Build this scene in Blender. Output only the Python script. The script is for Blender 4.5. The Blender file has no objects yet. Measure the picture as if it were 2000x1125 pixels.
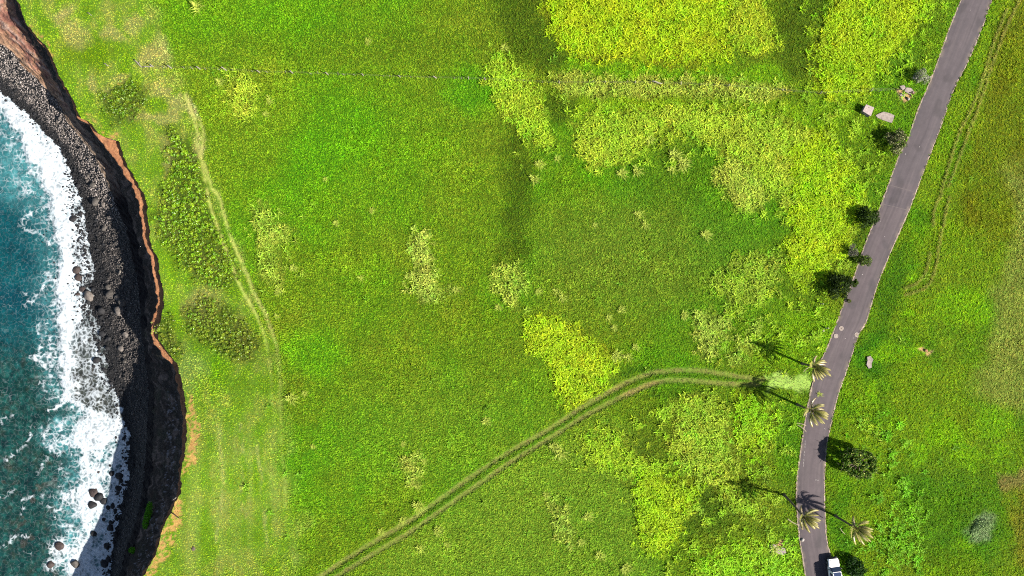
import bpy, bmesh, math, random
import numpy as np
from mathutils import Vector, Matrix, Euler

# ------------------------------------------------------------------ camera, light, exposure
S = bpy.context.scene
COL = S.collection
H = 95.0            # camera height above the pasture, metres
PPM = 14.0          # photograph pixels per metre on the pasture
SUN_EL = math.radians(36.5)
SUN_DIR = np.array([0.914, -0.407])      # ground direction towards the sun (x right, y up in the photo)

cam = bpy.data.cameras.new('camera')
cam.sensor_width = 36.0
cam.lens = 36.0 * H / (2000.0 / PPM)
cam.clip_start = 1.0
cam.clip_end = 3000.0
camo = bpy.data.objects.new('camera', cam)
camo.location = (0, 0, H)
COL.objects.link(camo)
S.camera = camo

W = bpy.data.worlds.new('World')
S.world = W
W.use_nodes = True
nt = W.node_tree
bg = nt.nodes['Background']
sky = nt.nodes.new('ShaderNodeTexSky')
sky.sky_type = 'NISHITA'
sky.sun_disc = False
sky.sun_elevation = SUN_EL
sky.sun_rotation = math.atan2(SUN_DIR[0], SUN_DIR[1])
nt.links.new(sky.outputs[0], bg.inputs[0])
bg.inputs[1].default_value = 0.05

sun = bpy.data.lights.new('sun', 'SUN')
sun.energy = 5.0
sun.angle = math.radians(0.5)
sun.color = (1.0, 0.95, 0.87)
suno = bpy.data.objects.new('sun', sun)
d = Vector((SUN_DIR[0] * math.cos(SUN_EL), SUN_DIR[1] * math.cos(SUN_EL), math.sin(SUN_EL)))
suno.rotation_euler = d.to_track_quat('Z', 'Y').to_euler()
suno.location = (60, -30, 60)
COL.objects.link(suno)

S.view_settings.view_transform = 'Standard'
S.view_settings.look = 'None'
S.view_settings.exposure = 2.05
S.view_settings.gamma = 1.0
S.view_settings.use_curve_mapping = False
S.cycles.use_denoising = False
S.cycles.filter_width = 1.1
S.cycles.max_bounces = 5
S.cycles.diffuse_bounces = 2
S.cycles.glossy_bounces = 2
S.cycles.transmission_bounces = 2

# ------------------------------------------------------------------ helpers
rng = np.random.default_rng(7)
random.seed(7)
G = 3.85             # what an open level surface multiplies its base colour by at this exposure


def lin(c):
    c = np.asarray(c, float) / 255.0
    return np.where(c <= 0.04045, c / 12.92, ((c + 0.055) / 1.055) ** 2.4)


def A(r, g, b, k=1.0):
    return lin((r, g, b)) / G * k


def P(px, py, z=0.0):
    s = (H - z) / H / PPM
    return np.array([(px - 1000.0) * s, (562.5 - py) * s, z])


def topx(x, y, z):
    s = PPM * H / (H - z)
    return 1000.0 + x * s, 562.5 - y * s


def _h(ix, iy, seed):
    n = (ix.astype(np.int64) * 374761393 + iy.astype(np.int64) * 668265263 + seed * 974634533) & 0xFFFFFFFF
    n = ((n ^ (n >> 13)) * 1274126177) & 0xFFFFFFFF
    n = n ^ (n >> 16)
    return n.astype(np.float64) / 4294967295.0


def vn(x, y, seed=0):
    """gradient noise, about -1..1"""
    x = np.asarray(x, float); y = np.asarray(y, float)
    ix = np.floor(x); iy = np.floor(y)
    fx = x - ix; fy = y - iy
    ux = fx * fx * fx * (fx * (fx * 6 - 15) + 10); uy = fy * fy * fy * (fy * (fy * 6 - 15) + 10)
    def g(a, b):
        t = _h(ix + a, iy + b, seed) * 2 * np.pi
        return np.cos(t) * (fx - a) + np.sin(t) * (fy - b)
    n0 = g(0, 0) * (1 - ux) + g(1, 0) * ux
    n1 = g(0, 1) * (1 - ux) + g(1, 1) * ux
    return (n0 * (1 - uy) + n1 * uy) * 1.5


def fbm(x, y, seed=0, o=4, r=0.5):
    a = 1.0; s = 0.0; f = 1.0
    for i in range(o):
        s = s + a * vn(x * f + 17.3 * i, y * f - 9.1 * i, seed + i)
        a *= r; f *= 2.03
    return s


def sst(e0, e1, x):
    t = np.clip((x - e0) / (e1 - e0), 0, 1)
    return t * t * (3 - 2 * t)


def poly_sd(px, py, poly):
    """signed distance (positive inside) to a polygon, in the units of its points"""
    p = np.asarray(poly, float)
    n = len(p)
    dmin = np.full(np.shape(px), 1e18)
    ins = np.zeros(np.shape(px), bool)
    for i in range(n):
        x0, y0 = p[i]; x1, y1 = p[(i + 1) % n]
        dx, dy = x1 - x0, y1 - y0
        t = np.clip(((px - x0) * dx + (py - y0) * dy) / (dx * dx + dy * dy + 1e-9), 0, 1)
        dd = (px - x0 - t * dx) ** 2 + (py - y0 - t * dy) ** 2
        dmin = np.minimum(dmin, dd)
        c = ((y0 > py) != (y1 > py)) & (px < (x1 - x0) * (py - y0) / (y1 - y0 + 1e-12) + x0)
        ins ^= c
    dmin = np.sqrt(dmin)
    return np.where(ins, dmin, -dmin)


def line_d(px, py, pts):
    p = np.asarray(pts, float)
    dmin = np.full(np.shape(px), 1e18)
    for i in range(len(p) - 1):
        x0, y0 = p[i]; x1, y1 = p[i + 1]
        dx, dy = x1 - x0, y1 - y0
        t = np.clip(((px - x0) * dx + (py - y0) * dy) / (dx * dx + dy * dy + 1e-9), 0, 1)
        dmin = np.minimum(dmin, (px - x0 - t * dx) ** 2 + (py - y0 - t * dy) ** 2)
    return np.sqrt(dmin)


def smooth_line(pts, n=8):
    """Catmull-Rom through the points"""
    p = np.asarray(pts, float)
    q = np.vstack([2 * p[0] - p[1], p, 2 * p[-1] - p[-2]])
    out = []
    for i in range(1, len(q) - 2):
        for t in np.linspace(0, 1, n, endpoint=False):
            a, b, c, e = q[i - 1], q[i], q[i + 1], q[i + 2]
            out.append(0.5 * (2 * b + (c - a) * t + (2 * a - 5 * b + 4 * c - e) * t * t + (3 * b - a - 3 * c + e) * t ** 3))
    out.append(p[-1])
    return np.array(out)


# ---- objects and properties
def props(o, label=None, cat=None, group=None, kind=None):
    if label: o['label'] = label
    if cat: o['category'] = cat
    if group: o['group'] = group
    if kind: o['kind'] = kind
    return o


def empty(name, loc, label, cat, group=None, rz=0.0):
    o = bpy.data.objects.new(name, None)
    o.empty_display_size = 0.3
    o.location = loc
    o.rotation_euler = (0, 0, rz)
    COL.objects.link(o)
    return props(o, label, cat, group)


def link(name, me, mat=None, parent=None, loc=None, rot=None, scale=None):
    o = bpy.data.objects.new(name, me)
    if mat is not None and len(me.materials) == 0:
        me.materials.append(mat)
    COL.objects.link(o)
    if parent is not None: o.parent = parent
    if loc is not None: o.location = loc
    if rot is not None: o.rotation_euler = rot
    if scale is not None: o.scale = scale
    return o


def mesh_np(name, verts, faces, cols=None, attrs=None, smooth=True):
    """verts (n,3); faces list or (m,k) array"""
    me = bpy.data.meshes.new(name)
    verts = np.asarray(verts, np.float32)
    if isinstance(faces, np.ndarray):
        m, k = faces.shape
        me.vertices.add(len(verts)); me.vertices.foreach_set('co', verts.ravel())
        me.loops.add(m * k); me.loops.foreach_set('vertex_index', faces.astype(np.int32).ravel())
        me.polygons.add(m)
        me.polygons.foreach_set('loop_start', np.arange(0, m * k, k, dtype=np.int32))
        me.update(calc_edges=True)
    else:
        me.from_pydata(verts.tolist(), [], faces)
        me.update()
    me.polygons.foreach_set('use_smooth', np.full(len(me.polygons), smooth))
    if cols is not None:
        a = me.attributes.new('col', 'FLOAT_COLOR', 'POINT')
        c4 = np.ones((len(verts), 4), np.float32); c4[:, :3] = cols
        a.data.foreach_set('color', c4.ravel())
    for k, v in (attrs or {}).items():
        a = me.attributes.new(k, 'FLOAT', 'POINT')
        a.data.foreach_set('value', np.asarray(v, np.float32))
    me.validate()
    return me


class MB:
    """collects quads, boxes, tubes into one mesh"""
    def __init__(self):
        self.v = []; self.f = []; self.c = []; self.col = (1, 1, 1)
    def add(self, vs, fs, col=None):
        n = len(self.v)
        self.v += [tuple(map(float, q)) for q in vs]
        self.f += [tuple(i + n for i in q) for q in fs]
        cc = self.col if col is None else col
        if len(np.shape(cc)) == 1: self.c += [tuple(cc)] * len(vs)
        else: self.c += [tuple(q) for q in cc]
    def box(self, c, s, rz=0.0, taper=1.0, bev=0.0, col=None):
        cx, cy, cz = c; sx, sy, sz = (q / 2 for q in s)
        ca, sa = math.cos(rz), math.sin(rz)
        if bev <= 0:
            lay = [(-sz, 1, 0), (sz, taper, 0)]
        else:
            lay = [(-sz, 1, bev), (-sz + bev, 1, 0), (sz - bev, taper, 0), (sz, taper, bev)]
        vs = []; fs = []
        for z, t, ins in lay:
            for x, y in ((-1, -1), (1, -1), (1, 1), (-1, 1)):
                X = x * (sx * t - ins); Y = y * (sy * t - ins)
                vs.append((cx + X * ca - Y * sa, cy + X * sa + Y * ca, cz + z))
        k = len(lay)
        for i in range(k - 1):
            for j in range(4):
                a = i * 4 + j; b = i * 4 + (j + 1) % 4
                fs.append((a, b, b + 4, a + 4))
        fs.append((3, 2, 1, 0)); o = (k - 1) * 4; fs.append((o, o + 1, o + 2, o + 3))
        self.add(vs, fs, col)
    def tube(self, pts, rads, n=8, col=None, cap=True):
        pts = [Vector(p) for p in pts]
        vs = []; fs = []; cs = []
        up = Vector((0.3, 0.2, 1)).normalized()
        for i, p in enumerate(pts):
            t = (pts[min(i + 1, len(pts) - 1)] - pts[max(i - 1, 0)]).normalized()
            u = t.cross(up)
            if u.length < 1e-3: u = t.cross(Vector((1, 0, 0)))
            u.normalize(); w = t.cross(u)
            r = rads[i] if hasattr(rads, '__len__') else rads
            for k in range(n):
                a = 2 * math.pi * k / n
                vs.append(p + u * (r * math.cos(a)) + w * (r * math.sin(a)))
        for i in range(len(pts) - 1):
            for k in range(n):
                a = i * n + k; b = i * n + (k + 1) % n
                fs.append((a, b, b + n, a + n))
        if cap:
            fs.append(tuple(range(n))[::-1]); fs.append(tuple((len(pts) - 1) * n + k for k in range(n)))
        self.add(vs, fs, col)
    def disc(self, c, r, h, n=24, col=None, inset=0.0):
        """low cylinder standing on c"""
        vs = []; fs = []
        for z, rr in ((0, r), (h, r - inset)):
            for k in range(n):
                a = 2 * math.pi * k / n
                vs.append((c[0] + rr * math.cos(a), c[1] + rr * math.sin(a), c[2] + z))
        for k in range(n):
            fs.append((k, (k + 1) % n, n + (k + 1) % n, n + k))
        fs.append(tuple(range(n, 2 * n))); fs.append(tuple(range(n))[::-1])
        self.add(vs, fs, col)
    def ring(self, c, r0, r1, h, n=32, col=None):
        vs = []; fs = []
        for rr, z in ((r0, 0), (r0, h), (r1, h), (r1, 0)):
            for k in range(n):
                a = 2 * math.pi * k / n
                vs.append((c[0] + rr * math.cos(a), c[1] + rr * math.sin(a), c[2] + z))
        for j in range(3):
            for k in range(n):
                fs.append((j * n + k, (j + 1) * n + k, (j + 1) * n + (k + 1) % n, j * n + (k + 1) % n))
        self.add(vs, fs, col)
    def mesh(self, name, smooth=False):
        return mesh_np(name, np.array(self.v), self.f, np.array(self.c), smooth=smooth)
    def build(self, name, mat, parent=None, smooth=False, **k):
        return link(name, self.mesh(name, smooth), mat, parent, **k)


# ---- materials
def new_mat(name):
    m = bpy.data.materials.new(name)
    m.use_nodes = True
    return m, m.node_tree, m.node_tree.nodes['Principled BSDF']


def N(nt, t, **k):
    n = nt.nodes.new(t)
    for a, b in k.items():
        if a.startswith('i_'):
            n.inputs[int(a[2:])].default_value = b
        else:
            setattr(n, a, b)
    return n


def mul_col(nt, a, b):
    n = N(nt, 'ShaderNodeMix', data_type='RGBA', blend_type='MULTIPLY')
    n.inputs[0].default_value = 1.0
    nt.links.new(a, n.inputs[6]); nt.links.new(b, n.inputs[7])
    return n.outputs[2]


def noise_gain(nt, coord, scale, lo, hi, detail=4, rough=0.6):
    """grey noise between lo and hi"""
    n = N(nt, 'ShaderNodeTexNoise'); n.inputs['Scale'].default_value = scale
    n.inputs['Detail'].default_value = detail; n.inputs['Roughness'].default_value = rough
    nt.links.new(coord, n.inputs['Vector'])
    r = N(nt, 'ShaderNodeMapRange'); r.inputs[1].default_value = 0.3; r.inputs[2].default_value = 0.7
    r.inputs[3].default_value = lo; r.inputs[4].default_value = hi
    nt.links.new(n.outputs['Fac'], r.inputs[0])
    return r.outputs[0], n.outputs['Fac']


def attr_mat(name, rough=0.8, noises=((6, 0.75, 1.25),), bump=0.0, bump_scale=20, spec=0.25, src='col', instancer=False, base=None, obj_color=False, metallic=0.0):
    """base colour from an attribute (or constant), multiplied by noise; fine bump"""
    m, nt, b = new_mat(name)
    geo = N(nt, 'ShaderNodeNewGeometry'); tc = N(nt, 'ShaderNodeTexCoord')
    coord = tc.outputs['Object'] if not instancer else geo.outputs['Position']
    if obj_color:
        oi = N(nt, 'ShaderNodeObjectInfo'); c = oi.outputs['Color']
    elif base is not None:
        r = N(nt, 'ShaderNodeRGB'); r.outputs[0].default_value = (*base, 1); c = r.outputs[0]
    else:
        a = N(nt, 'ShaderNodeAttribute', attribute_name=src)
        if instancer: a.attribute_type = 'INSTANCER'
        c = a.outputs['Color']
    for sc, lo, hi in noises:
        g, _ = noise_gain(nt, coord, sc, lo, hi)
        c = mul_col(nt, c, g)
    nt.links.new(c, b.inputs['Base Color'])
    b.inputs['Roughness'].default_value = rough
    b.inputs['Specular IOR Level'].default_value = spec
    b.inputs['Metallic'].default_value = metallic
    if bump > 0:
        _, f = noise_gain(nt, coord, bump_scale, 0, 1, 6)
        bp = N(nt, 'ShaderNodeBump'); bp.inputs['Strength'].default_value = 1.0; bp.inputs['Distance'].default_value = bump
        nt.links.new(f, bp.inputs['Height']); nt.links.new(bp.outputs[0], b.inputs['Normal'])
    return m


def leaf_mat(name, instancer=True, rough=0.55, trans=0.25, spec=0.3, tipcol=None, src='gcol'):
    """blades and leaves: instance colour (or object colour attribute) with lighter tips, a little light passing through"""
    m, nt, b = new_mat(name)
    a = N(nt, 'ShaderNodeAttribute', attribute_name=src)
    if instancer: a.attribute_type = 'INSTANCER'
    t = N(nt, 'ShaderNodeAttribute', attribute_name='tip')
    c = a.outputs['Color']
    if tipcol is not None:
        mx = N(nt, 'ShaderNodeMix', data_type='RGBA')
        nt.links.new(t.outputs['Fac'], mx.inputs[0]); nt.links.new(c, mx.inputs[6])
        tm = N(nt, 'ShaderNodeMix', data_type='RGBA', blend_type='MULTIPLY'); tm.inputs[0].default_value = 1
        nt.links.new(c, tm.inputs[6]); tm.inputs[7].default_value = (*tipcol, 1)
        nt.links.new(tm.outputs[2], mx.inputs[7]); c = mx.outputs[2]
    nt.links.new(c, b.inputs['Base Color'])
    b.inputs['Roughness'].default_value = rough
    b.inputs['Specular IOR Level'].default_value = spec
    tr = N(nt, 'ShaderNodeBsdfTranslucent'); nt.links.new(c, tr.inputs[0])
    ms = N(nt, 'ShaderNodeMixShader'); ms.inputs[0].default_value = trans
    nt.links.new(b.outputs[0], ms.inputs[1]); nt.links.new(tr.outputs[0], ms.inputs[2])
    out = nt.nodes['Material Output']; nt.links.new(ms.outputs[0], out.inputs[0])
    return m


# ------------------------------------------------------------------ the coast line, from the photograph
SEA = -11.0


def zedge_px(py):
    return np.interp(py, [-300, 0, 400, 560, 660, 780, 900, 1010, 1130, 1400], [0, 0, 0, -0.4, -0.8, 1.3, 2.4, 0.4, -1.4, -1.4])


E_PX = [(-260, -400), (-60, -170), (33, 0), (41, 16), (51, 46), (75, 75), (93, 95), (105, 117), (113, 143), (140, 189), (158, 231), (176, 238), (190, 260), (205, 268), (232, 276), (242, 308), (255, 334), (267, 355), (281, 379), (287, 397), (288, 426), (292, 450), (296, 480), (309, 508), (312, 541), (321, 571), (321, 594), (316, 617), (311, 634), (309, 648), (311, 667), (331, 691), (343, 707), (349, 717), (351, 731), (357, 758), (363, 786), (366, 833), (362, 883), (353, 925), (353, 963), (340, 987), (320, 1027), (310, 1063), (300, 1093), (287, 1113), (280, 1128), (240, 1200), (120, 1500)]
L_PX = [(-263, -400), (-64, -170), (31, 0), (39, 17), (49, 47), (72, 77), (90, 97), (101, 119), (110, 145), (137, 191), (152, 232), (172, 242), (186, 263), (200, 280), (220, 305), (238, 330), (247, 349), (256, 358), (264, 379), (271, 394), (272, 413), (277, 431), (278, 453), (282, 479), (295, 503), (297, 528), (301, 544), (304, 565), (308, 582), (304, 608), (297, 622), (295, 646), (298, 668), (314, 686), (325, 703), (338, 712), (343, 731), (348, 761), (353, 789), (358, 817), (355, 880), (349, 925), (348, 960), (336, 985), (316, 1026), (306, 1062), (296, 1092), (283, 1112), (276, 1127), (236, 1200), (116, 1500)]
K_PX = [(-290, -400, -3.5), (-85, -170, -3.5), (26, 0, -3.6), (50, 60, -3.7), (86, 117, -4.0), (124, 190, -4.8), (163, 250, -5.6), (203, 300, -6.4), (226, 340, -6.8), (258, 430, -7), (275, 500, -7), (286, 560, -7), (284, 640, -7), (292, 700, -7), (300, 760, -7), (300, 850, -7.5), (295, 930, -8), (285, 1000, -8), (262, 1060, -8), (245, 1125, -8), (200, 1200, -8), (80, 1500, -8)]
B_PX = [(-700, -400, -7), (-330, -170, -7), (-110, 0, -7), (0, 85, -7), (25, 100, -7), (45, 130, -7), (70, 150, -7), (115, 200, -7.2), (130, 235, -7.3), (149, 260, -7.3), (183, 300, -7.4), (196, 330, -7.4), (213, 365, -7.4), (248, 450, -7.4), (272, 560, -7.4), (276, 640, -7.4), (284, 700, -7.6), (291, 760, -7.8), (288, 850, -8.3), (282, 930, -8.7), (272, 1000, -8.7), (250, 1060, -8.7), (233, 1125, -8.7), (185, 1200, -8.7), (60, 1500, -8.7)]
W_PX = [(-900, -400), (-520, -170), (-250, 0), (-80, 110), (0, 186), (47, 222), (80, 257), (110, 288), (133, 333), (147, 375), (158, 410), (166, 460), (170, 500), (180, 530), (168, 560), (168, 590), (186, 640), (199, 690), (203, 745), (216, 765), (230, 800), (246, 850), (251, 890), (242, 930), (237, 965), (226, 1000), (222, 1040), (213, 1080), (211, 1130), (160, 1200), (20, 1500)]


def world_line(pts, zf):
    out = []
    for q in pts:
        z = zf(q[1]) if callable(zf) else (q[2] if zf is None else zf)
        out.append(P(q[0], q[1], z))
    out = np.array(out)
    return out[np.argsort(out[:, 1])]


EW = world_line(E_PX, lambda y: float(zedge_px(y)))
LW = world_line(L_PX, lambda y: float(zedge_px(y)) - float(np.interp(y, [255, 290, 700, 720, 860, 900], [1.0, 0.95, 0.95, 1.1, 1.1, 0.9])))
KW = world_line(K_PX, None); BW = world_line(B_PX, None); WW = world_line(W_PX, SEA)


def li(line, y):
    return np.interp(y, line[:, 1], line[:, 0]), np.interp(y, line[:, 1], line[:, 2])


def edge_x(y):
    x, z = li(EW, y)
    near = sst(60, 45, np.abs(y))
    return x + (0.16 * fbm(y * 1.1, y * 0 + 3.3, 11, 4) + 0.05 * vn(y * 7, y * 0, 14)) * near, z


def ground_z(x, y):
    ex, ez = edge_x(y)
    d = np.maximum(x - ex, 0)
    z = ez * np.exp(-(d / 17.0) ** 1.5) + 0.12 * fbm(x * 0.06, y * 0.06, 21, 3) * sst(0, 6, d)
    return z


# ------------------------------------------------------------------ road, tracks, in photo pixels on the pasture
ROAD_L = [(2010, -300), (1920, -100), (1877, 0), (1852, 62), (1821, 148), (1793, 214), (1775, 265), (1754, 309), (1733, 367), (1718, 406), (1697, 458), (1682, 498), (1668, 540), (1652, 582), (1640, 615), (1618, 673), (1602, 708), (1587, 750), (1574, 814), (1564, 880), (1556, 945), (1557, 1000), (1561, 1046), (1568, 1090), (1575, 1130), (1600, 1240), (1660, 1450)]
ROAD_R = [(2070, -300), (1980, -100), (1937, 0), (1917, 57), (1887, 127), (1863, 174), (1838, 245), (1814, 308), (1791, 369), (1775, 411), (1757, 452), (1735, 502), (1713, 558), (1692, 626), (1676, 656), (1654, 722), (1642, 755), (1632, 788), (1622, 833), (1615, 865), (1611, 915), (1610, 963), (1611, 1000), (1614, 1050), (1621, 1082), (1632, 1130), (1662, 1240), (1720, 1450)]
RLs = smooth_line(ROAD_L, 6); RRs = smooth_line(ROAD_R, 6)


def road_xs(py):
    return np.interp(py, RLs[:, 1], RLs[:, 0]), np.interp(py, RRs[:, 1], RRs[:, 0])


RUT1 = smooth_line([(560, 1172), (627, 1125), (717, 1067), (800, 1017), (867, 970), (933, 923), (1000, 880), (1067, 842), (1133, 799), (1200, 760), (1233, 743), (1267, 731), (1300, 725), (1350, 723), (1400, 728), (1450, 737), (1490, 742)], 6)
RUT2 = smooth_line([(595, 1172), (660, 1125), (733, 1080), (800, 1040), (867, 993), (933, 947), (1000, 901), (1067, 860), (1133, 818), (1200, 782), (1240, 763), (1277, 748), (1317, 742), (1367, 745), (1417, 749), (1483, 751)], 6)
PATH = smooth_line([(362, 185), (378, 225), (386, 262), (388, 295), (402, 330), (414, 366), (428, 384), (438, 420), (450, 460), (467, 500), (484, 540), (500, 580), (518, 612), (531, 645), (543, 690), (547, 740), (549, 800), (551, 860), (556, 940), (560, 1010)], 5)
PATH2 = smooth_line([(390, 230), (398, 262), (394, 300), (400, 345), (410, 400), (428, 450), (448, 505), (470, 560), (498, 610), (518, 660), (528, 720), (532, 790)], 5)
RIDGES = [smooth_line([(1990, 0), (1958, 70), (1932, 140), (1912, 205), (1892, 255), (1872, 310), (1850, 365)], 5),
          smooth_line([(1965, 20), (1938, 90), (1915, 165), (1890, 225), (1872, 262), (1850, 330), (1838, 375)], 5),
          smooth_line([(1853, 385), (1843, 430), (1833, 480), (1826, 525), (1808, 560), (1768, 576)], 5),
          smooth_line([(1838, 380), (1824, 410), (1822, 440)], 5),
          smooth_line([(1815, 495), (1808, 530), (1790, 553), (1768, 562)], 5)]

# tall pale grass patches: polygon, mean colour, coverage
TALL = [
    ([(1060, -60), (1075, 60), (1110, 105), (1160, 118), (1300, 122), (1410, 124), (1425, 108), (1415, 70), (1425, 30), (1445, -60)], (178, 200, 22), 1.0),
    ([(1440, -20), (1424, 30), (1422, 62), (1450, 98), (1500, 108), (1516, 74), (1494, 25), (1475, -40)], (178, 198, 34), 1.0),
    ([(1622, -40), (1608, 60), (1590, 125), (1588, 182), (1640, 196), (1690, 188), (1720, 130), (1765, 85), (1800, 40), (1840, -40)], (172, 200, 20), 0.9),
    ([(1085, 150), (1100, 146), (1250, 156), (1400, 158), (1530, 170), (1525, 197), (1400, 191), (1250, 186), (1120, 190), (1088, 172)], (180, 192, 60), 0.9),
    ([(968, 112), (1000, 122), (1040, 160), (1055, 200), (1068, 240), (1085, 288), (1045, 280), (1000, 245), (965, 190), (945, 160), (955, 128)], (172, 198, 40), 0.95),
    ([(1118, 245), (1160, 222), (1240, 216), (1330, 206), (1450, 216), (1540, 238), (1610, 262), (1600, 320), (1560, 380), (1535, 405), (1500, 380), (1455, 330), (1400, 290), (1330, 262), (1290, 245), (1262, 285), (1215, 318), (1160, 332), (1125, 300)], (176, 198, 44), 0.95),
    ([(1400, 320), (1440, 308), (1490, 350), (1500, 385), (1470, 415), (1440, 408), (1402, 362)], (182, 198, 60), 0.9),
    ([(1520, 262), (1610, 250), (1640, 300), (1672, 345), (1688, 390), (1665, 440), (1655, 490), (1600, 545), (1565, 560), (1532, 520), (1540, 420), (1530, 370)], (172, 202, 16), 1.0),
    ([(1025, 622), (1060, 610), (1085, 620), (1130, 645), (1185, 690), (1212, 702), (1190, 740), (1150, 785), (1112, 803), (1085, 755), (1062, 710), (1025, 665)], (176, 202, 26), 1.0),
    ([(818, 444), (840, 455), (850, 500), (852, 530), (862, 570), (896, 565), (890, 578), (862, 578), (832, 588), (800, 560), (794, 528), (815, 530), (798, 490)], (180, 195, 70), 0.8),
    ([(965, 520), (1000, 514), (1030, 530), (1026, 570), (1002, 600), (985, 590), (965, 570)], (178, 196, 62), 0.75),
    ([(443, 138), (480, 140), (500, 170), (496, 222), (470, 230), (445, 190)], (176, 200, 48), 0.85),
    ([(488, 398), (520, 394), (560, 440), (582, 462), (545, 490), (552, 560), (512, 545), (500, 480)], (176, 195, 62), 0.6),
    ([(775, 897), (820, 888), (822, 930), (818, 948), (792, 932)], (172, 190, 64), 0.7),
    ([(1130, 845), (1175, 832), (1210, 850), (1240, 885), (1290, 905), (1255, 945), (1200, 930), (1145, 905)], (168, 198, 36), 0.85),
    ([(1310, 785), (1350, 765), (1395, 775), (1425, 820), (1432, 880), (1440, 930), (1380, 950), (1330, 915), (1302, 860)], (172, 196, 46), 0.8),
    ([(1235, 895), (1290, 920), (1365, 955), (1345, 1005), (1300, 1095), (1258, 1060), (1238, 1000)], (172, 202, 22), 0.95),
    ([(1425, 770), (1492, 768), (1525, 830), (1480, 900), (1435, 880)], (160, 205, 20), 0.7),
    ([(1064, 972), (1100, 985), (1118, 1035), (1132, 1060), (1082, 1042)], (176, 194, 66), 0.75),
    ([(1358, 612), (1420, 602), (1428, 660), (1400, 690), (1370, 700), (1353, 655)], (176, 194, 64), 0.8),
    ([(1425, 690), (1478, 620), (1482, 670), (1440, 715), (1425, 720)], (174, 194, 62), 0.7),
    ([(1378, 552), (1420, 510), (1480, 488), (1525, 500), (1505, 590), (1445, 612), (1400, 570)], (160, 184, 44), 0.75),
    ([(1350, 1090), (1450, 1045), (1560, 1062), (1572, 1160), (1350, 1160)], (158, 205, 26), 0.7),
    ([(1390, 935), (1460, 930), (1520, 960), (1490, 1010), (1420, 1000)], (168, 196, 40), 0.55),
    ([(1090, 130), (1180, 122), (1320, 124), (1440, 130), (1440, 155), (1250, 154), (1100, 148)], (125, 185, 20), 0.25),
    ([(1745, 990), (1800, 1000), (1790, 1090), (1740, 1120), (1715, 1060)], (130, 190, 14), 0.55),
    ([(1665, 830), (1690, 815), (1715, 850), (1690, 855)], (165, 200, 30), 0.6),
]
LUSH = [  # low bright leafy patches right of the road: centre, radii
    (1792, 885, 18, 18), (1893, 888, 30, 26), (1752, 828, 14, 20), (1760, 690, 60, 14), (1880, 600, 60, 38), (1785, 545, 16, 10), (1940, 830, 40, 30), (1950, 890, 18, 20), (1770, 615, 10, 12), (1840, 850, 40, 25), (1880, 1065, 20, 14), (1700, 770, 16, 12)]
SHRUB = [
    ([(222, 178), (252, 158), (280, 175), (282, 205), (262, 232), (225, 238), (208, 215), (205, 195)], (94, 122, 16)),
    ([(325, 250), (372, 285), (388, 330), (400, 395), (415, 430), (440, 475), (462, 530), (445, 560), (405, 556), (362, 520), (320, 470), (303, 425), (318, 380), (335, 320)], (112, 146, 16)),
    ([(365, 615), (395, 580), (438, 600), (480, 630), (505, 672), (490, 702), (440, 690), (390, 660), (364, 640)], (110, 132, 26)),
    ([(312, 628), (330, 625), (345, 665), (345, 695), (322, 680), (311, 655)], (104, 122, 26)),
]


def mixc(c, col, m):
    return c * (1 - m[..., None]) + lin(col) * m[..., None]


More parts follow.
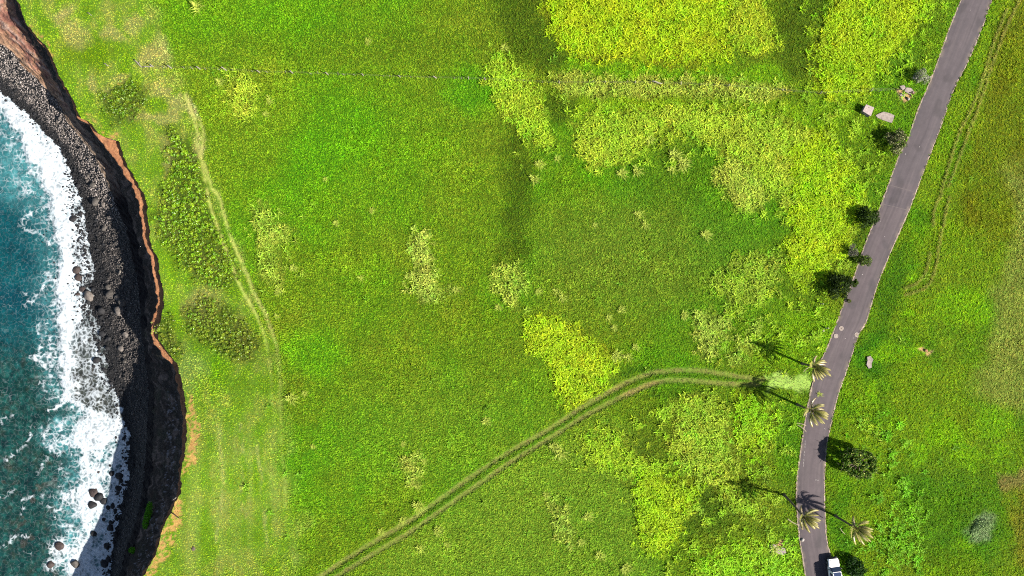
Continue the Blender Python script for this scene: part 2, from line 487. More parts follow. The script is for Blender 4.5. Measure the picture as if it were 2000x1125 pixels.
def ground_col(px, py):
    """mean colour of the growth (linear, as sunlit), at photograph pixels; also masks"""
    wx = px + 16 * fbm(px / 55, py / 55, 31, 4) + 3 * vn(px / 9, py / 9, 35)
    wy = py + 16 * fbm(px / 55, py / 55, 41, 4) + 3 * vn(px / 9, py / 9, 45)
    def ell(cx, cy, rx, ry, s=0.5, rot=0.0):
        a = math.radians(rot); dx = wx - cx; dy = wy - cy
        u = (dx * math.cos(a) + dy * math.sin(a)) / rx; v = (-dx * math.sin(a) + dy * math.cos(a)) / ry
        return sst(1 + s, 1 - s, np.sqrt(u * u + v * v))
    def pol(p, soft=10):
        return sst(-soft, soft, poly_sd(wx, wy, p))
    c = np.empty(np.shape(px) + (3,)); c[:] = lin((110, 158, 18))
    # broad drifts of the pasture
    n1 = fbm(px / 260, py / 260, 51, 4); n2 = fbm(px / 90, py / 90, 55, 3)
    c = mixc(c, (80, 168, 6), np.clip(0.1 + 0.7 * n1 + 0.3 * n2, 0, 0.6))
    c = mixc(c, (122, 156, 24), np.clip(0.0 - 0.6 * n1 + 0.6 * n2, 0, 0.6))
    c = mixc(c, (90, 172, 6), 0.45 * ell(720, 300, 170, 130, .7))
    c = mixc(c, (92, 182, 8), 0.6 * ell(610, 690, 62, 46, .5))
    c = mixc(c, (80, 170, 8), 0.7 * ell(930, 180, 60, 40, .6))
    c = mixc(c, (86, 165, 6), 0.6 * ell(500, 40, 200, 60, .6))
    c = mixc(c, (96, 140, 14), 0.5 * ell(700, 90, 260, 30, .6))
    c = mixc(c, (108, 154, 34), 0.5 * ell(1250, 500, 220, 110, .6))
    c = mixc(c, (124, 174, 34), 0.8 * pol([(660, 1150), (1000, 905), (1180, 810), (1260, 860), (1240, 1000), (1300, 1150)], 30))
    c = mixc(c, (104, 172, 14), 0.6 * ell(1060, 760, 60, 60, .6))
    c = mixc(c, (118, 170, 30), 0.5 * ell(880, 850, 200, 110, .7))
    c = mixc(c, (116, 180, 12), 0.9 * pol([(1090, 118), (1300, 124), (1530, 128), (1540, 165), (1300, 160), (1090, 150)], 10))
    c = mixc(c, (132, 184, 18), 0.8 * pol([(1090, 180), (1540, 190), (1620, 240), (1330, 215), (1120, 235)], 14))
    # darker, rank grass
    dk = (78, 114, 12)
    c = mixc(c, dk, 0.9 * pol([(960, -40), (1060, -40), (1080, 70), (1120, 120), (1060, 150), (1000, 115), (965, 50)], 20))
    c = mixc(c, (70, 102, 8), 0.75 * pol([(985, 215), (1030, 230), (1040, 330), (1034, 400), (1026, 500), (976, 522), (980, 440), (990, 340)], 24))
    c = mixc(c, dk, 0.85 * pol([(1060, 170), (1130, 190), (1120, 240), (1090, 250), (1060, 220)], 14))
    c = mixc(c, (84, 122, 12), 0.85 * pol([(1510, -40), (1620, -40), (1600, 80), (1580, 160), (1530, 160), (1510, 110)], 20))
    c = mixc(c, (82, 138, 14), 0.6 * ell(1320, 340, 90, 60, .5))
    c = mixc(c, (70, 112, 10), 0.7 * ell(1690, 260, 50, 30, .6))
    c = mixc(c, (80, 118, 12), 0.7 * ell(1665, 455, 22, 30, .6))
    c = mixc(c, (62, 112, 14), 0.6 * ell(1390, 1000, 60, 50, .6))
    c = mixc(c, (70, 105, 10), 0.5 * ell(1260, 900, 40, 70, .6))
    c = mixc(c, (62, 122, 8), 0.7 * ell(1245, 722, 40, 10, .7))
    c = mixc(c, (70, 120, 8), 0.6 * ell(1310, 772, 70, 10, .7))
    c = mixc(c, (120, 190, 8), 0.6 * ell(1560, 660, 90, 60, .6))
    c = mixc(c, (90, 165, 8), 0.7 * ell(1545, 860, 30, 80, .6))
    c = mixc(c, (128, 190, 14), 0.6 * ell(1640, 230, 90, 60, .6))
    # coast strip: shorter, paler
    coast = pol([(-400, -400), (270, -400), (300, 40), (345, 150), (372, 230), (392, 330), (430, 440), (470, 540), (520, 640), (545, 760), (556, 900), (590, 1000), (575, 1150), (600, 1500), (-400, 1500)], 26)
    c = mixc(c, (136, 188, 44), 0.85 * coast)
    cn = fbm(px / 38, py / 60, 61, 4)
    c = mixc(c, (184, 188, 96), coast * np.clip(0.1 + 0.7 * cn, 0, 0.6))
    c = mixc(c, (116, 168, 10), coast * np.clip(-0.1 - 0.9 * cn, 0, 0.8))
    sv = fbm(px / 26, py / 230, 63, 3)
    low = coast * sst(720, 860, py)
    c = mixc(c, (172, 200, 90), low * np.clip(0.15 + 0.5 * sv, 0, 0.45))
    c = mixc(c, (116, 178, 12), low * np.clip(-0.1 - 0.6 * sv + 0.3 * cn, 0, 0.5))
    c = mixc(c, (120, 165, 8), 0.8 * ell(165, 100, 55, 38, .6))
    c = mixc(c, (112, 160, 6), 0.7 * ell(190, 110, 30, 22, .6))
    c = mixc(c, (140, 200, 20), 0.7 * ell(338, 560, 16, 90, .6, -12))
    c = mixc(c, (116, 186, 6), 0.8 * ell(400, 720, 42, 40, .6))
    c = mixc(c, (166, 198, 96), 0.7 * ell(372, 720, 28, 40, .6))
    for q in [(300, 165, 16, 18), (318, 180, 14, 14), (335, 200, 18, 8), (282, 232, 20, 9), (230, 165, 20, 10), (318, 232, 26, 12), (260, 40, 24, 16), (220, 65, 22, 10), (150, 70, 22, 20), (345, 215, 16, 14), (115, 40, 18, 14), (120, 28, 22, 10), (185, 160, 16, 12), (375, 215, 14, 20), (300, 110, 30, 30), (405, 600, 26, 40), (330, 315, 12, 40), (385, 292, 10, 20)]:
        c = mixc(c, (204, 194, 124), 0.55 * ell(*q, .6))
    c = mixc(c, (150, 120, 70), 0.5 * ell(470, 665, 30, 14, .6))
    c = mixc(c, (130, 108, 74), 0.5 * ell(380, 610, 16, 18, .6))
    # right of the road
    xl, xr = road_xs(py)
    rt = sst(-2, 8, px - xr)
    c = mixc(c, (124, 174, 14), rt * 0.9)
    c = mixc(c, (80, 158, 8), rt * np.clip(0.1 + 0.8 * fbm(px / 70, py / 90, 71, 3), 0, 0.7))
    c = mixc(c, (128, 168, 22), rt * np.clip(0.0 - 0.9 * fbm(px / 120, py / 100, 75, 3), 0, 0.7))
    br = rt * pol([(1990, -60), (1940, 130), (1905, 240), (1870, 380), (1880, 440), (1930, 480), (2100, 500), (2100, -60)], 26)
    c = mixc(c, (124, 150, 16), br * 0.75)
    c = mixc(c, (122, 134, 12), br * np.clip(0.1 + 0.6 * fbm(px / 60, py / 90, 77, 3), 0, 0.8))
    c = mixc(c, (154, 176, 60), rt * 0.75 * pol([(1960, 330), (1990, 420), (1945, 560), (1930, 700), (1900, 760), (1960, 800), (2100, 820), (2100, 330)], 24))
    c = mixc(c, (64, 132, 6), rt * 0.75 * ell(1740, 560, 24, 90, .5, 14))
    c = mixc(c, (48, 138, 6), rt * 0.7 * ell(1700, 700, 40, 60, .6))
    c = mixc(c, (66, 150, 6), rt * 0.7 * ell(1640, 1010, 20, 60, .6))
    c = mixc(c, (66, 142, 8), rt * 0.6 * ell(1860, 1000, 110, 100, .6))
    for q in LUSH:
        c = mixc(c, (128, 198, 10), 0.8 * ell(*q, .4))
    c = mixc(c, (150, 182, 104), 0.75 * ell(1915, 1030, 30, 22, .5, -40))
    c = mixc(c, (168, 150, 70), 0.7 * pol([(1958, 930), (1990, 915), (2030, 920), (2030, 960), (1965, 965)], 8))
    c = mixc(c, (150, 138, 36), 0.55 * pol([(1975, 960), (2040, 950), (2040, 1130), (1990, 1110)], 16))
    # tall patches tint the ground too
    for p, q, k in TALL:
        c = mixc(c, tuple(x * 0.85 for x in q), 0.5 * k * pol(p, 8))
    for p, q in SHRUB:
        c = mixc(c, (84, 104, 22), 0.75 * sst(-22, 10, poly_sd(px + 8 * fbm(px / 24, py / 24, 631, 3), py + 8 * fbm(px / 24, py / 24, 632, 3), p)))
    # dusty end of the track by the road
    du = pol([(1488, 738), (1520, 734), (1560, 735), (1590, 722), (1594, 745), (1584, 762), (1540, 757), (1490, 754)], 5)
    c = mixc(c, (166, 196, 92), 0.75 * du)
    # bare earth
    bare = np.zeros(np.shape(px))
    for p in ([(357, 760), (372, 770), (380, 795), (388, 840), (386, 890), (372, 915), (354, 932), (360, 880), (365, 830)],
              [(352, 958), (360, 970), (358, 1015), (346, 1040), (352, 1060), (330, 1065), (322, 1090), (306, 1125), (280, 1150), (276, 1125), (300, 1085), (318, 1025), (338, 985)],
              [(52, 42), (62, 56), (80, 76), (92, 92), (104, 115), (100, 118), (70, 76), (50, 50)],
              [(150, 220), (170, 232), (192, 262), (206, 266), (226, 262), (236, 280), (215, 300), (180, 250)],
              ):
        bare = np.maximum(bare, pol(p, 3) * sst(-0.35, 0.1, vn(px / 6, py / 6, 81) + 0.7 * vn(px / 16, py / 16, 82)))
    for q in [(1806, 684, 9, 6), (1822, 694, 8, 6), (1768, 182, 18, 9), (1524, 1072, 18, 10)]:
        bare = np.maximum(bare, ell(*q, .3))
    c = mixc(c, (184, 126, 82), 0.8 * bare * (px < 1000)); c = mixc(c, (200, 160, 110), 0.9 * bare * (px > 1000))
    # ruts, path, ridges
    dr = np.minimum(line_d(px, py, RUT1), line_d(px, py, RUT2)) + 1.4 * vn(px / 8, py / 8, 85)
    rut = sst(8.0, 2.0, dr)
    c = mixc(c, (136, 134, 66), rut * (0.7 + 0.25 * vn(px / 14, py / 14, 86)))
    red = rut * ell(1255, 760, 60, 16, .5)
    c = mixc(c, (166, 146, 80), red * 0.6)
    midg = sst(3, 6, dr) * sst(16, 10, np.maximum(line_d(px, py, RUT1), line_d(px, py, RUT2)))
    c = mixc(c, (84, 138, 12), midg * 0.8)
    dp = np.minimum(line_d(px, py, PATH), line_d(px, py, PATH2) + 0.6) + 1.6 * vn(px / 9, py / 9, 87)
    path = sst(6.5, 1.4, dp) * sst(-0.75, -0.1, vn(px / 14, py / 22, 88) + 0.12 - 0.3 * sst(640, 840, py))
    path = path * (0.35 + 0.65 * sst(720, 600, py))
    stk = np.minimum(line_d(px, py, [(470, 830), (476, 900), (472, 960), (478, 1010)]), np.minimum(line_d(px, py, [(428, 830), (436, 960), (420, 1060)]), line_d(px, py, [(500, 860), (514, 960), (520, 1060)])))
    c = mixc(c, (196, 204, 120), 0.5 * sst(7, 1, stk + 2 * vn(px / 7, py / 10, 90)) * sst(-0.4, 0.2, vn(px / 10, py / 30, 93)))
    c = mixc(c, (182, 176, 96), 0.6 * path)
    rd = np.full(np.shape(px), 1e9)
    for r in RIDGES: rd = np.minimum(rd, line_d(px, py, r))
    rid = sst(4.5, 1.5, rd + 1.5 * vn(px / 7, py / 7, 89)) * (px > 1500)
    c = mixc(c, (160, 150, 64), 0.5 * rid)
    return c, dict(coast=coast, rut=rut, path=path, bare=bare, rid=rid, rt=rt, du=du)


# ------------------------------------------------------------------ materials
M_soil = attr_mat('pasture ground', 0.95, ((9, 0.6, 1.4), (2.0, 0.85, 1.15)), bump=0.05, bump_scale=7, spec=0.1)
M_cliff = attr_mat('red basalt and earth cliff', 0.9, ((5, 0.7, 1.3), (1.2, 0.75, 1.25)), bump=0.06, bump_scale=5, spec=0.2)
M_beach = attr_mat('black grit between the stones', 0.85, ((8, 0.6, 1.4),), bump=0.05, bump_scale=9)
M_grass = leaf_mat('grass blades', True, 0.7, 0.3, 0.08, (1.25, 1.1, 1.2))
M_tall = leaf_mat('tall grass blades', True, 0.6, 0.3, 0.12, (1.25, 1.15, 1.6))
M_shrub = leaf_mat('shrub leaves', True, 0.4, 0.15, 0.4)
M_clump = leaf_mat('clump blades', False, 0.6, 0.3, 0.12, (1.25, 1.15, 2.0), src='col')
M_leaf = leaf_mat('tree leaves', False, 0.6, 0.22, 0.08, src='col')
M_frond = leaf_mat('palm leaflets', False, 0.4, 0.2, 0.35, src='col')
M_bark = attr_mat('bark', 0.9, ((20, 0.6, 1.4),), bump=0.02, bump_scale=25, base=A(120, 104, 88))
M_wood = attr_mat('weathered grey wood', 0.85, ((30, 0.7, 1.3),), bump=0.01, bump_scale=40, base=A(190, 180, 165))
M_darkwood = attr_mat('dark dead branch', 0.9, ((20, 0.7, 1.3),), bump=0.01, bump_scale=40, base=A(70, 55, 45))
M_stone = attr_mat('boulder stone', 0.75, ((2, 0.6, 1.4), (9, 0.65, 1.35)), bump=0.08, bump_scale=6, obj_color=True)
M_pebble = attr_mat('cobble stone', 0.7, ((6, 0.75, 1.25),), src='gcol', instancer=True)
M_conc = attr_mat('weathered concrete', 0.9, ((5, 0.8, 1.2), (40, 0.85, 1.15)), bump=0.006, bump_scale=50, base=A(226, 204, 196))
M_conc2 = attr_mat('grey concrete', 0.9, ((4, 0.7, 1.25), (30, 0.8, 1.2)), bump=0.01, bump_scale=40, base=A(200, 182, 172))
M_iron = attr_mat('rusted iron', 0.7, ((30, 0.7, 1.3),), base=A(120, 70, 50))

# ------------------------------------------------------------------ pasture sheet
fine = np.arange(-47.0, 47.01, 0.18)
ROWS = np.concatenate([[-400, -250, -150, -100, -75, -60, -52], fine, [52, 60, 75, 100, 150, 250, 400]])


def grid_faces(nr, nc):
    i = np.arange((nr - 1) * nc).reshape(nr - 1, nc)[:, :-1].ravel()
    return np.stack([i, i + 1, i + nc + 1, i + nc], 1)


def build_pasture():
    ex, ez = edge_x(ROWS)
    t = np.concatenate([np.array([0, 0.1, 0.22, 0.36]), np.arange(0.5, 134, 0.2)])
    xr = 82.0
    base = t / t[-1]
    nc = len(t) + 5
    X = np.empty((len(ROWS), nc)); Y = np.repeat(ROWS[:, None], nc, 1)
    X[:, :len(t)] = ex[:, None] + (xr - ex)[:, None] * base[None, :]
    X[:, len(t):] = np.array([95, 120, 170, 260, 420])[None, :]
    far = ROWS < -60
    Z = ground_z(X, Y)
    px, py = topx(X, Y, Z)
    c, m = ground_col(px, py)
    # relief
    Z = Z - 0.10 * m['rut'] - 0.05 * m['path'] + 0.12 * m['rid'] - 0.03 * m['bare']
    Z += 0.035 * vn(X * 2.2, Y * 2.2, 91) + 0.02 * vn(X * 5, Y * 5, 92)
    xl, xrr = road_xs(py)
    on = sst(-7, 0, np.minimum(px - xl, xrr - px))
    Z = Z * (1 - on) + (-0.10) * on
    Z[:, 0] = ez
    c = c / G * 0.66
    veg = 1 - np.clip(m['path'] + m['bare'] + m['du'] + 0.75 * m['rut'], 0, 1)
    c = c * (1 + 1.3 * (1 - veg[..., None]))
    V = np.stack([X, Y, Z], -1).reshape(-1, 3)
    F = grid_faces(len(ROWS), nc)
    fm_rut = m['rut'].reshape(-1)[F].mean(1) > 0.5
    fm_path = m['path'].reshape(-1)[F].mean(1) > 0.5
    cc = c.reshape(-1, 3)
    for name, sel in (('pasture', ~(fm_rut | fm_path)), ('wheel_track', fm_rut), ('footpath', fm_path & ~fm_rut)):
        f = F[sel]
        u, inv = np.unique(f, return_inverse=True)
        me = mesh_np(name, V[u], inv.reshape(f.shape), cc[u])
        o = link(name, me, M_soil)
        o['kind'] = 'structure'
    bpy.data.objects['pasture']['label'] = 'green grazed pasture spreading from the cliff edge to the road and beyond'
    bpy.data.objects['wheel_track']['label'] = 'pair of worn brown wheel ruts curving through the grass to the road'
    bpy.data.objects['footpath']['label'] = 'pale sandy trodden line running along the coast side of the pasture'


build_pasture()


# ------------------------------------------------------------------ ledge, cliff, beach, seabed
def build_coast():
    y = ROWS
    ex, ez = edge_x(y)
    lx, lz = li(LW, y); kx, kz = li(KW, y); bx, bz = li(BW, y); wx, wz = li(WW, y)
    inn = sst(60, 46, np.abs(y))
    lx = lx + 0.22 * fbm(y * 0.9, y * 0 + 8, 101, 5, 0.6) * inn
    lx = np.minimum(lx, ex - 0.12)
    kx = np.minimum(kx + 0.5 * fbm(y * 0.5, y * 0 + 2, 103, 3) * inn, lx - 0.5)
    bx = np.minimum(bx + 0.3 * fbm(y * 0.6, y * 0 + 5, 104, 3) * inn, kx - 0.15)
    wx = np.minimum(wx, bx - 0.6)
    py0 = 562.5 - y * PPM
    segs = []   # list of (x,z,zone) columns
    def col(x, z, zone): segs.append((x, z, np.full_like(y, zone)))
    col(ex, ez, 0)
    step = ez - lz
    # short scarp, then the lit earth ledge
    for s in (0.35, 0.8, 1.0):
        col(ex - 0.10 * s, ez - (step - 0.15) * s, 0.5)
    for s in np.linspace(0.1, 1, 10):
        xx = (ex - 0.10) * (1 - s) + lx * s
        col(xx, (ez - step + 0.15) * (1 - s) + lz * s - 0.0, 1)
    for s in np.linspace(0.03, 1, 42):
        p = s ** 1.25
        xx = lx * (1 - p) + kx * p
        zz = lz * (1 - s) + kz * s
        col(xx, zz, 2)
    for s in np.linspace(0.05, 1, 34):
        col(kx * (1 - s) + bx * s, kz * (1 - s) + bz * s, 3)
    for s in np.linspace(0.02, 1, 44):
        col(bx * (1 - s) + wx * s, bz * (1 - s) + (wz - 0.15) * s - 0.35 * math.sin(math.pi * s), 4)
    for dx, dz in ((0.6, -0.35), (1.5, -0.7), (3, -1.2), (6, -2.0), (12, -3.2), (25, -5), (50, -8), (120, -14), (400, -25)):
        col(wx - dx, wz + dz, 5)
    X = np.stack([s[0] for s in segs], 1); Z = np.stack([s[1] for s in segs], 1); ZO = np.stack([s[2] for s in segs], 1)
    Y = np.repeat(y[:, None], X.shape[1], 1)
    # relief
    n = fbm(X * 0.9, Y * 0.9, 111, 4); n2 = fbm(X * 3, Y * 3, 115, 3)
    inn2 = sst(60, 46, np.abs(Y))
    face = (ZO == 2)
    gul = np.abs(vn(Y * 0.8 + 0.3 * Z, Z * 0.18, 117)) * 0.9
    sface = np.clip((lz[:, None] - Z) / np.maximum((lz - kz)[:, None], 0.1), 0, 1)
    bulge = np.sin(np.pi * sface)
    X = X + np.where(face, bulge * (0.75 * gul - 0.45 + 0.26 * n2), 0) * inn2
    # strata lines on the rock bench slope (upper left)
    u = X * 0.62 + Y * 0.78; v = -X * 0.78 + Y * 0.62      # v across the strata
    u = X * 0.80 - Y * 0.60; v = X * 0.60 + Y * 0.80
    stra = fbm(u * 0.25, v * 1.6, 121, 4, 0.6)
    Z = Z + np.where(ZO == 3, 0.30 * stra + 0.10 * n2, 0) * inn2 * np.clip((kx - bx)[:, None] / 2.0, 0.15, 1)
    Z = Z + np.where(ZO == 1, 0.05 * n2, 0) + np.where(ZO == 4, 0.16 * n + 0.05 * n2, 0) * inn2
    # colours
    px, py = topx(X, Y, Z)
    C = np.empty(X.shape + (3,))
    orange = lin((222, 156, 108)) / G; red = lin((176, 112, 76)) / G
    dark = lin((44, 34, 33)) / G; grn = lin((46, 56, 30)) / G
    pale = lin((222, 190, 172)) / G; tan = lin((206, 160, 120)) / G; mar = lin((200, 142, 120)) / G; grit = lin((46, 44, 44)) / G
    def mx(a, b, t): return a * (1 - t[..., None]) + b * t[..., None]
    one = np.ones(X.shape + (3,))
    led = mx(one * orange, one * red, np.clip(0.3 + 0.8 * fbm(X * 2, Y * 1.2, 125, 3), 0, 0.7))
    fac = mx(one * dark, one * lin((70, 46, 38)) / G, np.clip(0.2 + 0.8 * n, 0, 0.8))  # face and scarp: cliff shadow deepened in the rock colour itself
    fac = mx(fac, one * lin((150, 126, 118)) / G, sst(0.1, 0.55, fbm(X * 1.1 + 2 * vn(Y * .7, Z * .3, 7), Y * 0.5, 135, 4)) * 0.75)
    fac = mx(fac, one * grn, np.clip(-0.15 + 0.9 * fbm(X * 0.5, Y * 0.35, 127, 3), 0, 0.7) * sst(560, 680, py))
    wl = np.abs(vn(X * 1.5 + 0.4 * vn(X, Y, 5), Y * 0.35, 129))
    fac = mx(fac, one * lin((205, 195, 205)) / G, sst(0.06, 0.0, wl) * 0.85 * sst(740, 800, py) * sst(0.08, 0.2, sface) * sst(0.75, 0.5, sface))
    ben = mx(one * mar, one * pale, sst(0.15, 0.5, stra) * 0.75)
    ben = mx(ben, one * lin((160, 102, 88)) / G, sst(-0.05, -0.5, stra) * 0.8)
    ben = mx(ben, one * tan, sst(-0.05, 0.25, 0.6 * n + 0.5 * vn(u * .3, v * .5, 133)) * 0.55)
    low = sst(0.55, 0.9, np.clip((kx[:, None] - X) / np.maximum((kx - bx)[:, None], .1), 0, 1))
    ben = mx(ben, one * lin((214, 172, 134)) / G, low * 0.75)
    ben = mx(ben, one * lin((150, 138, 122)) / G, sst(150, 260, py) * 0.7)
    ben = mx(ben, one * dark, sst(340, 400, py))  # bench painted dark where it runs into the cliff shadow
    bea = mx(one * grit, one * grit * 0.5, sst(0.5, 1.0, np.clip((bx[:, None] - X) / np.maximum((bx - wx)[:, None], .1), 0, 1)))
    for z, cc in ((0, led), (0.5, fac), (1, led), (2, fac), (3, ben), (4, bea), (5, one * lin((50, 66, 62)) / G)):
        C = np.where((ZO == z)[..., None], cc, C)
    V = np.stack([X, Y, Z], -1).reshape(-1, 3); CC = C.reshape(-1, 3)
    nc = X.shape[1]
    F = grid_faces(len(y), nc)[:, ::-1]
    zc = ZO.reshape(-1)[F].max(1)
    for name, sel, mt, lab in (('cliff', zc <= 3, M_cliff, 'eroding red earth and basalt sea cliff, shade painted into its face, with an orange ledge along its rim'),
                               ('beach', zc == 4, M_beach, 'steep beach of black grit between the cliff foot and the surf'),
                               ('seabed', zc == 5, M_beach, 'dark stony bottom under the shallow sea')):
        f = F[sel]; u_, inv = np.unique(f, return_inverse=True)
        o = link(name, mesh_np(name, V[u_], inv.reshape(f.shape), CC[u_]), mt)
        o['kind'] = 'structure'; o['label'] = lab
    return X, Y, Z


CX, CY, CZ = build_coast()


def beach_z(x, y):
    """height of the coast sheet below a point (rows are constant in y)"""
    x = np.atleast_1d(np.asarray(x, float)); y = np.atleast_1d(np.asarray(y, float))
    j = np.clip(np.searchsorted(ROWS, y), 1, len(ROWS) - 1)
    j = np.where(np.abs(ROWS[j - 1] - y) < np.abs(ROWS[j] - y), j - 1, j)
    out = np.empty(len(x))
    for i in range(len(x)):
        r = j[i]
        xs = CX[r][::-1]; zs = CZ[r][::-1]
        o = np.argsort(xs, kind='stable')
        out[i] = np.interp(x[i], xs[o], zs[o])
    return out


# ------------------------------------------------------------------ sea
FL = [(-300, -60), (186, -50), (205, 0), (233, 14), (283, 52), (333, 78), (375, 92), (400, 98), (430, 106), (450, 114), (500, 120), (530, 121), (550, 108), (575, 106), (592, 118), (620, 121), (650, 116), (700, 120), (740, 126), (775, 127), (800, 170), (830, 150), (850, 130), (868, 128), (882, 160), (900, 165), (950, 150), (980, 143), (1000, 146), (1030, 150), (1060, 160), (1100, 140), (1125, 158), (1500, 60)]
FR = [(-300, 900), (330, 900), (375, 170), (400, 142), (450, 140), (500, 142), (530, 150), (560, 150), (590, 155), (620, 150), (650, 141), (700, 138), (740, 136), (775, 138), (840, 260), (1500, 260)]
STR = [smooth_line(p, 5) for p in (
    [(126, 740), (126, 770), (116, 792), (96, 806)],
    [(8, 905), (22, 892), (34, 880), (52, 868), (62, 850)],
    [(0, 975), (14, 962), (26, 950)],
    [(40, 580), (62, 588), (82, 562), (90, 548)],
    [(96, 826), (88, 850), (100, 872), (114, 888)],
    [(74, 640), (78, 690), (60, 700), (96, 720)],
    [(80, 980), (110, 1000), (118, 985)], [(70, 925), (82, 900), (84, 890)], [(40, 1000), (60, 970)],
    [(120, 985), (160, 950)], [(110, 400), (60, 420), (40, 440)], [(100, 470), (80, 455), (50, 450)],
    [(0, 1062), (20, 1050), (60, 1045)], [(0, 820), (30, 812)], [(100, 660), (105, 720), (112, 745)])]


def build_sea():
    xs = np.concatenate([[-400, -250, -150, -110, -92], np.arange(-84, -49.9, 0.13), [-40]])
    ys = np.concatenate([[-400, -200, -100, -70, -56], np.arange(-50, 50.01, 0.13), [56, 70, 100, 200, 400]])
    X, Y = np.meshgrid(xs, ys)
    px, py = topx(X, Y, np.full_like(X, SEA))
    wx = px + 10 * fbm(px / 40, py / 40, 201, 4); wy = py + 10 * fbm(px / 40, py / 40, 205, 4)
    fl = np.interp(wy, [q[0] for q in FL], [q[1] for q in FL]); fr = np.interp(wy, [q[0] for q in FR], [q[1] for q in FR])
    shore = np.interp(py, [q[1] for q in W_PX], [q[0] for q in W_PX])
    a = sst(-14, 12, wx - fl)
    streak = fbm(px / 34 + 0.35 * vn(px / 30, py / 30, 210), py / 5.5, 211, 4, 0.62)
    solid = a * sst(14, -6, wx - fr)
    swash = a * sst(-6, 14, wx - fr)
    foam = solid * 1.0 + swash * (0.66 - 0.2 * sst(480, 640, py) + 0.4 * fbm(px / 22, py / 30, 213, 3))
    # feathered seaward front
    front = sst(-75, 2, wx - fl) * (1 - a)
    foam += front * np.clip(0.14 + 0.46 * streak, 0, 0.65)
    big = fbm(px / 70, py / 70, 221, 3)
    milk = np.clip(front * 0.7 + sst(1.1, 0, np.hypot((wx - 30) / 85, (wy - 330) / 90)) * 1.0 + sst(1, 0, np.hypot((wx - 125) / 60, (wy - 850) / 45)) * 1.1 + sst(1, 0, np.hypot((wx - 150) / 40, (wy - 1040) / 70)) * 0.7, 0, 1)
    foam += np.clip(0.5 * milk * (0.35 + fbm(px / 30, py / 24, 225, 4)), 0, 0.6) * (1 - solid)
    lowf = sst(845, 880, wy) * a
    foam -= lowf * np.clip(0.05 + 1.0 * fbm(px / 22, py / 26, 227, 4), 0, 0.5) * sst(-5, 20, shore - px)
    st = np.full(px.shape, 1e9)
    for s in STR: st = np.minimum(st, line_d(wx, wy, s))
    foam += sst(8, 1, st) * np.clip(0.35 + 0.55 * vn(px / 9, py / 9, 231), 0, 0.9)
    foam += sst(3, 0, line_d(wx, wy, STR[0])) * 0.8
    for cx, cy, r in ((117, 1067, 16), (101, 1102, 14), (183, 972, 20), (148, 1100, 22)):
        rr = np.hypot(wx - cx, wy - cy)
        foam += sst(r * 1.6, r * 0.7, rr) * 0.65
    sp = fbm(px / 34, py / 34, 235, 4, 0.6)
    foam += sst(0.55, 0.95, sp) * 0.45 * sst(-160, -20, wx - fl)
    foam = np.clip(foam, 0, 1.15)
    # water colour: clear teal over stones
    c = np.empty(px.shape + (3,)); c[:] = lin((14, 98, 106))
    c = mixc(c, (4, 76, 92), np.clip(0.1 + 0.8 * big, 0, 0.8) * sst(760, 640, py))
    c = mixc(c, (34, 92, 82), sst(620, 760, py) * 0.9)
    rock = fbm(px / 13, py / 13, 241, 3) * 0.7 + fbm(px / 40, py / 40, 245, 3) * 0.6
    shal = np.clip(sst(560, 760, py) + sst(-60, 0, wx - fl) * 0.6, 0, 1)
    c = mixc(c, (66, 82, 66), shal * np.clip(-0.0 + 0.9 * rock, 0, 0.75))
    c = mixc(c, (10, 56, 58), np.clip(-0.05 - 0.9 * rock, 0, 0.6) * (0.5 + 0.5 * shal))
    c = mixc(c, (100, 88, 74), sst(0.35, 0.7, fbm(px / 30, py / 26, 247, 3)) * sst(860, 960, py) * 0.6)
    c = mixc(c, (104, 190, 196), milk * (0.7 + 0.35 * vn(px / 20, py / 20, 249)))
    br = swash * sst(0.05, 0.5, fbm(px / 20, py / 14, 251, 3)) * sst(600, 420, py)
    c = mixc(c, (120, 100, 92), swash * 0.5)
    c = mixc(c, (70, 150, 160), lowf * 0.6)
    inn = sst(60, 48, np.abs(Y)) * sst(-100, -85, X)
    Z = SEA + inn * (0.10 * fbm(X * 0.35, Y * 0.25, 261, 3) + 0.03 * fbm(X * 1.6, Y * 1.6, 265, 3) + 0.30 * np.exp(-((wx - fl - 8) / 16) ** 2) * sst(820, 700, py) + 0.05 * foam * (1 + vn(X * 3, Y * 3, 267)))
    Z -= 0.02
    V = np.stack([X, Y, Z], -1).reshape(-1, 3)
    me = mesh_np('sea', V, grid_faces(len(ys), len(xs)), c.reshape(-1, 3) / G * 0.92, {'foam': foam.ravel(), 'stony': (0.25 + 0.75 * shal).ravel()})
    m, nt, b = new_mat('sea water with foam')
    geo = N(nt, 'ShaderNodeNewGeometry'); pos = geo.outputs['Position']
    at = N(nt, 'ShaderNodeAttribute', attribute_name='col'); fo = N(nt, 'ShaderNodeAttribute', attribute_name='foam')
    g, nz = noise_gain(nt, pos, 1.6, 0.72, 1.3, 5)
    wc = mul_col(nt, at.outputs['Color'], g)
    sv_ = N(nt, 'ShaderNodeTexVoronoi'); sv_.inputs['Scale'].default_value = 1.15
    dm = N(nt, 'ShaderNodeTexNoise'); dm.inputs['Scale'].default_value = 1.4; nt.links.new(pos, dm.inputs['Vector'])
    da = N(nt, 'ShaderNodeVectorMath', operation='MULTIPLY_ADD'); da.inputs[1].default_value = (.9, .9, 0); nt.links.new(dm.outputs['Color'], da.inputs[0]); nt.links.new(pos, da.inputs[2])
    nt.links.new(da.outputs[0], sv_.inputs['Vector'])
    sr = N(nt, 'ShaderNodeMapRange'); sr.inputs[1].default_value = 0.05; sr.inputs[2].default_value = 0.65; sr.inputs[3].default_value = 1.3; sr.inputs[4].default_value = 0.62
    nt.links.new(sv_.outputs['Distance'], sr.inputs[0])
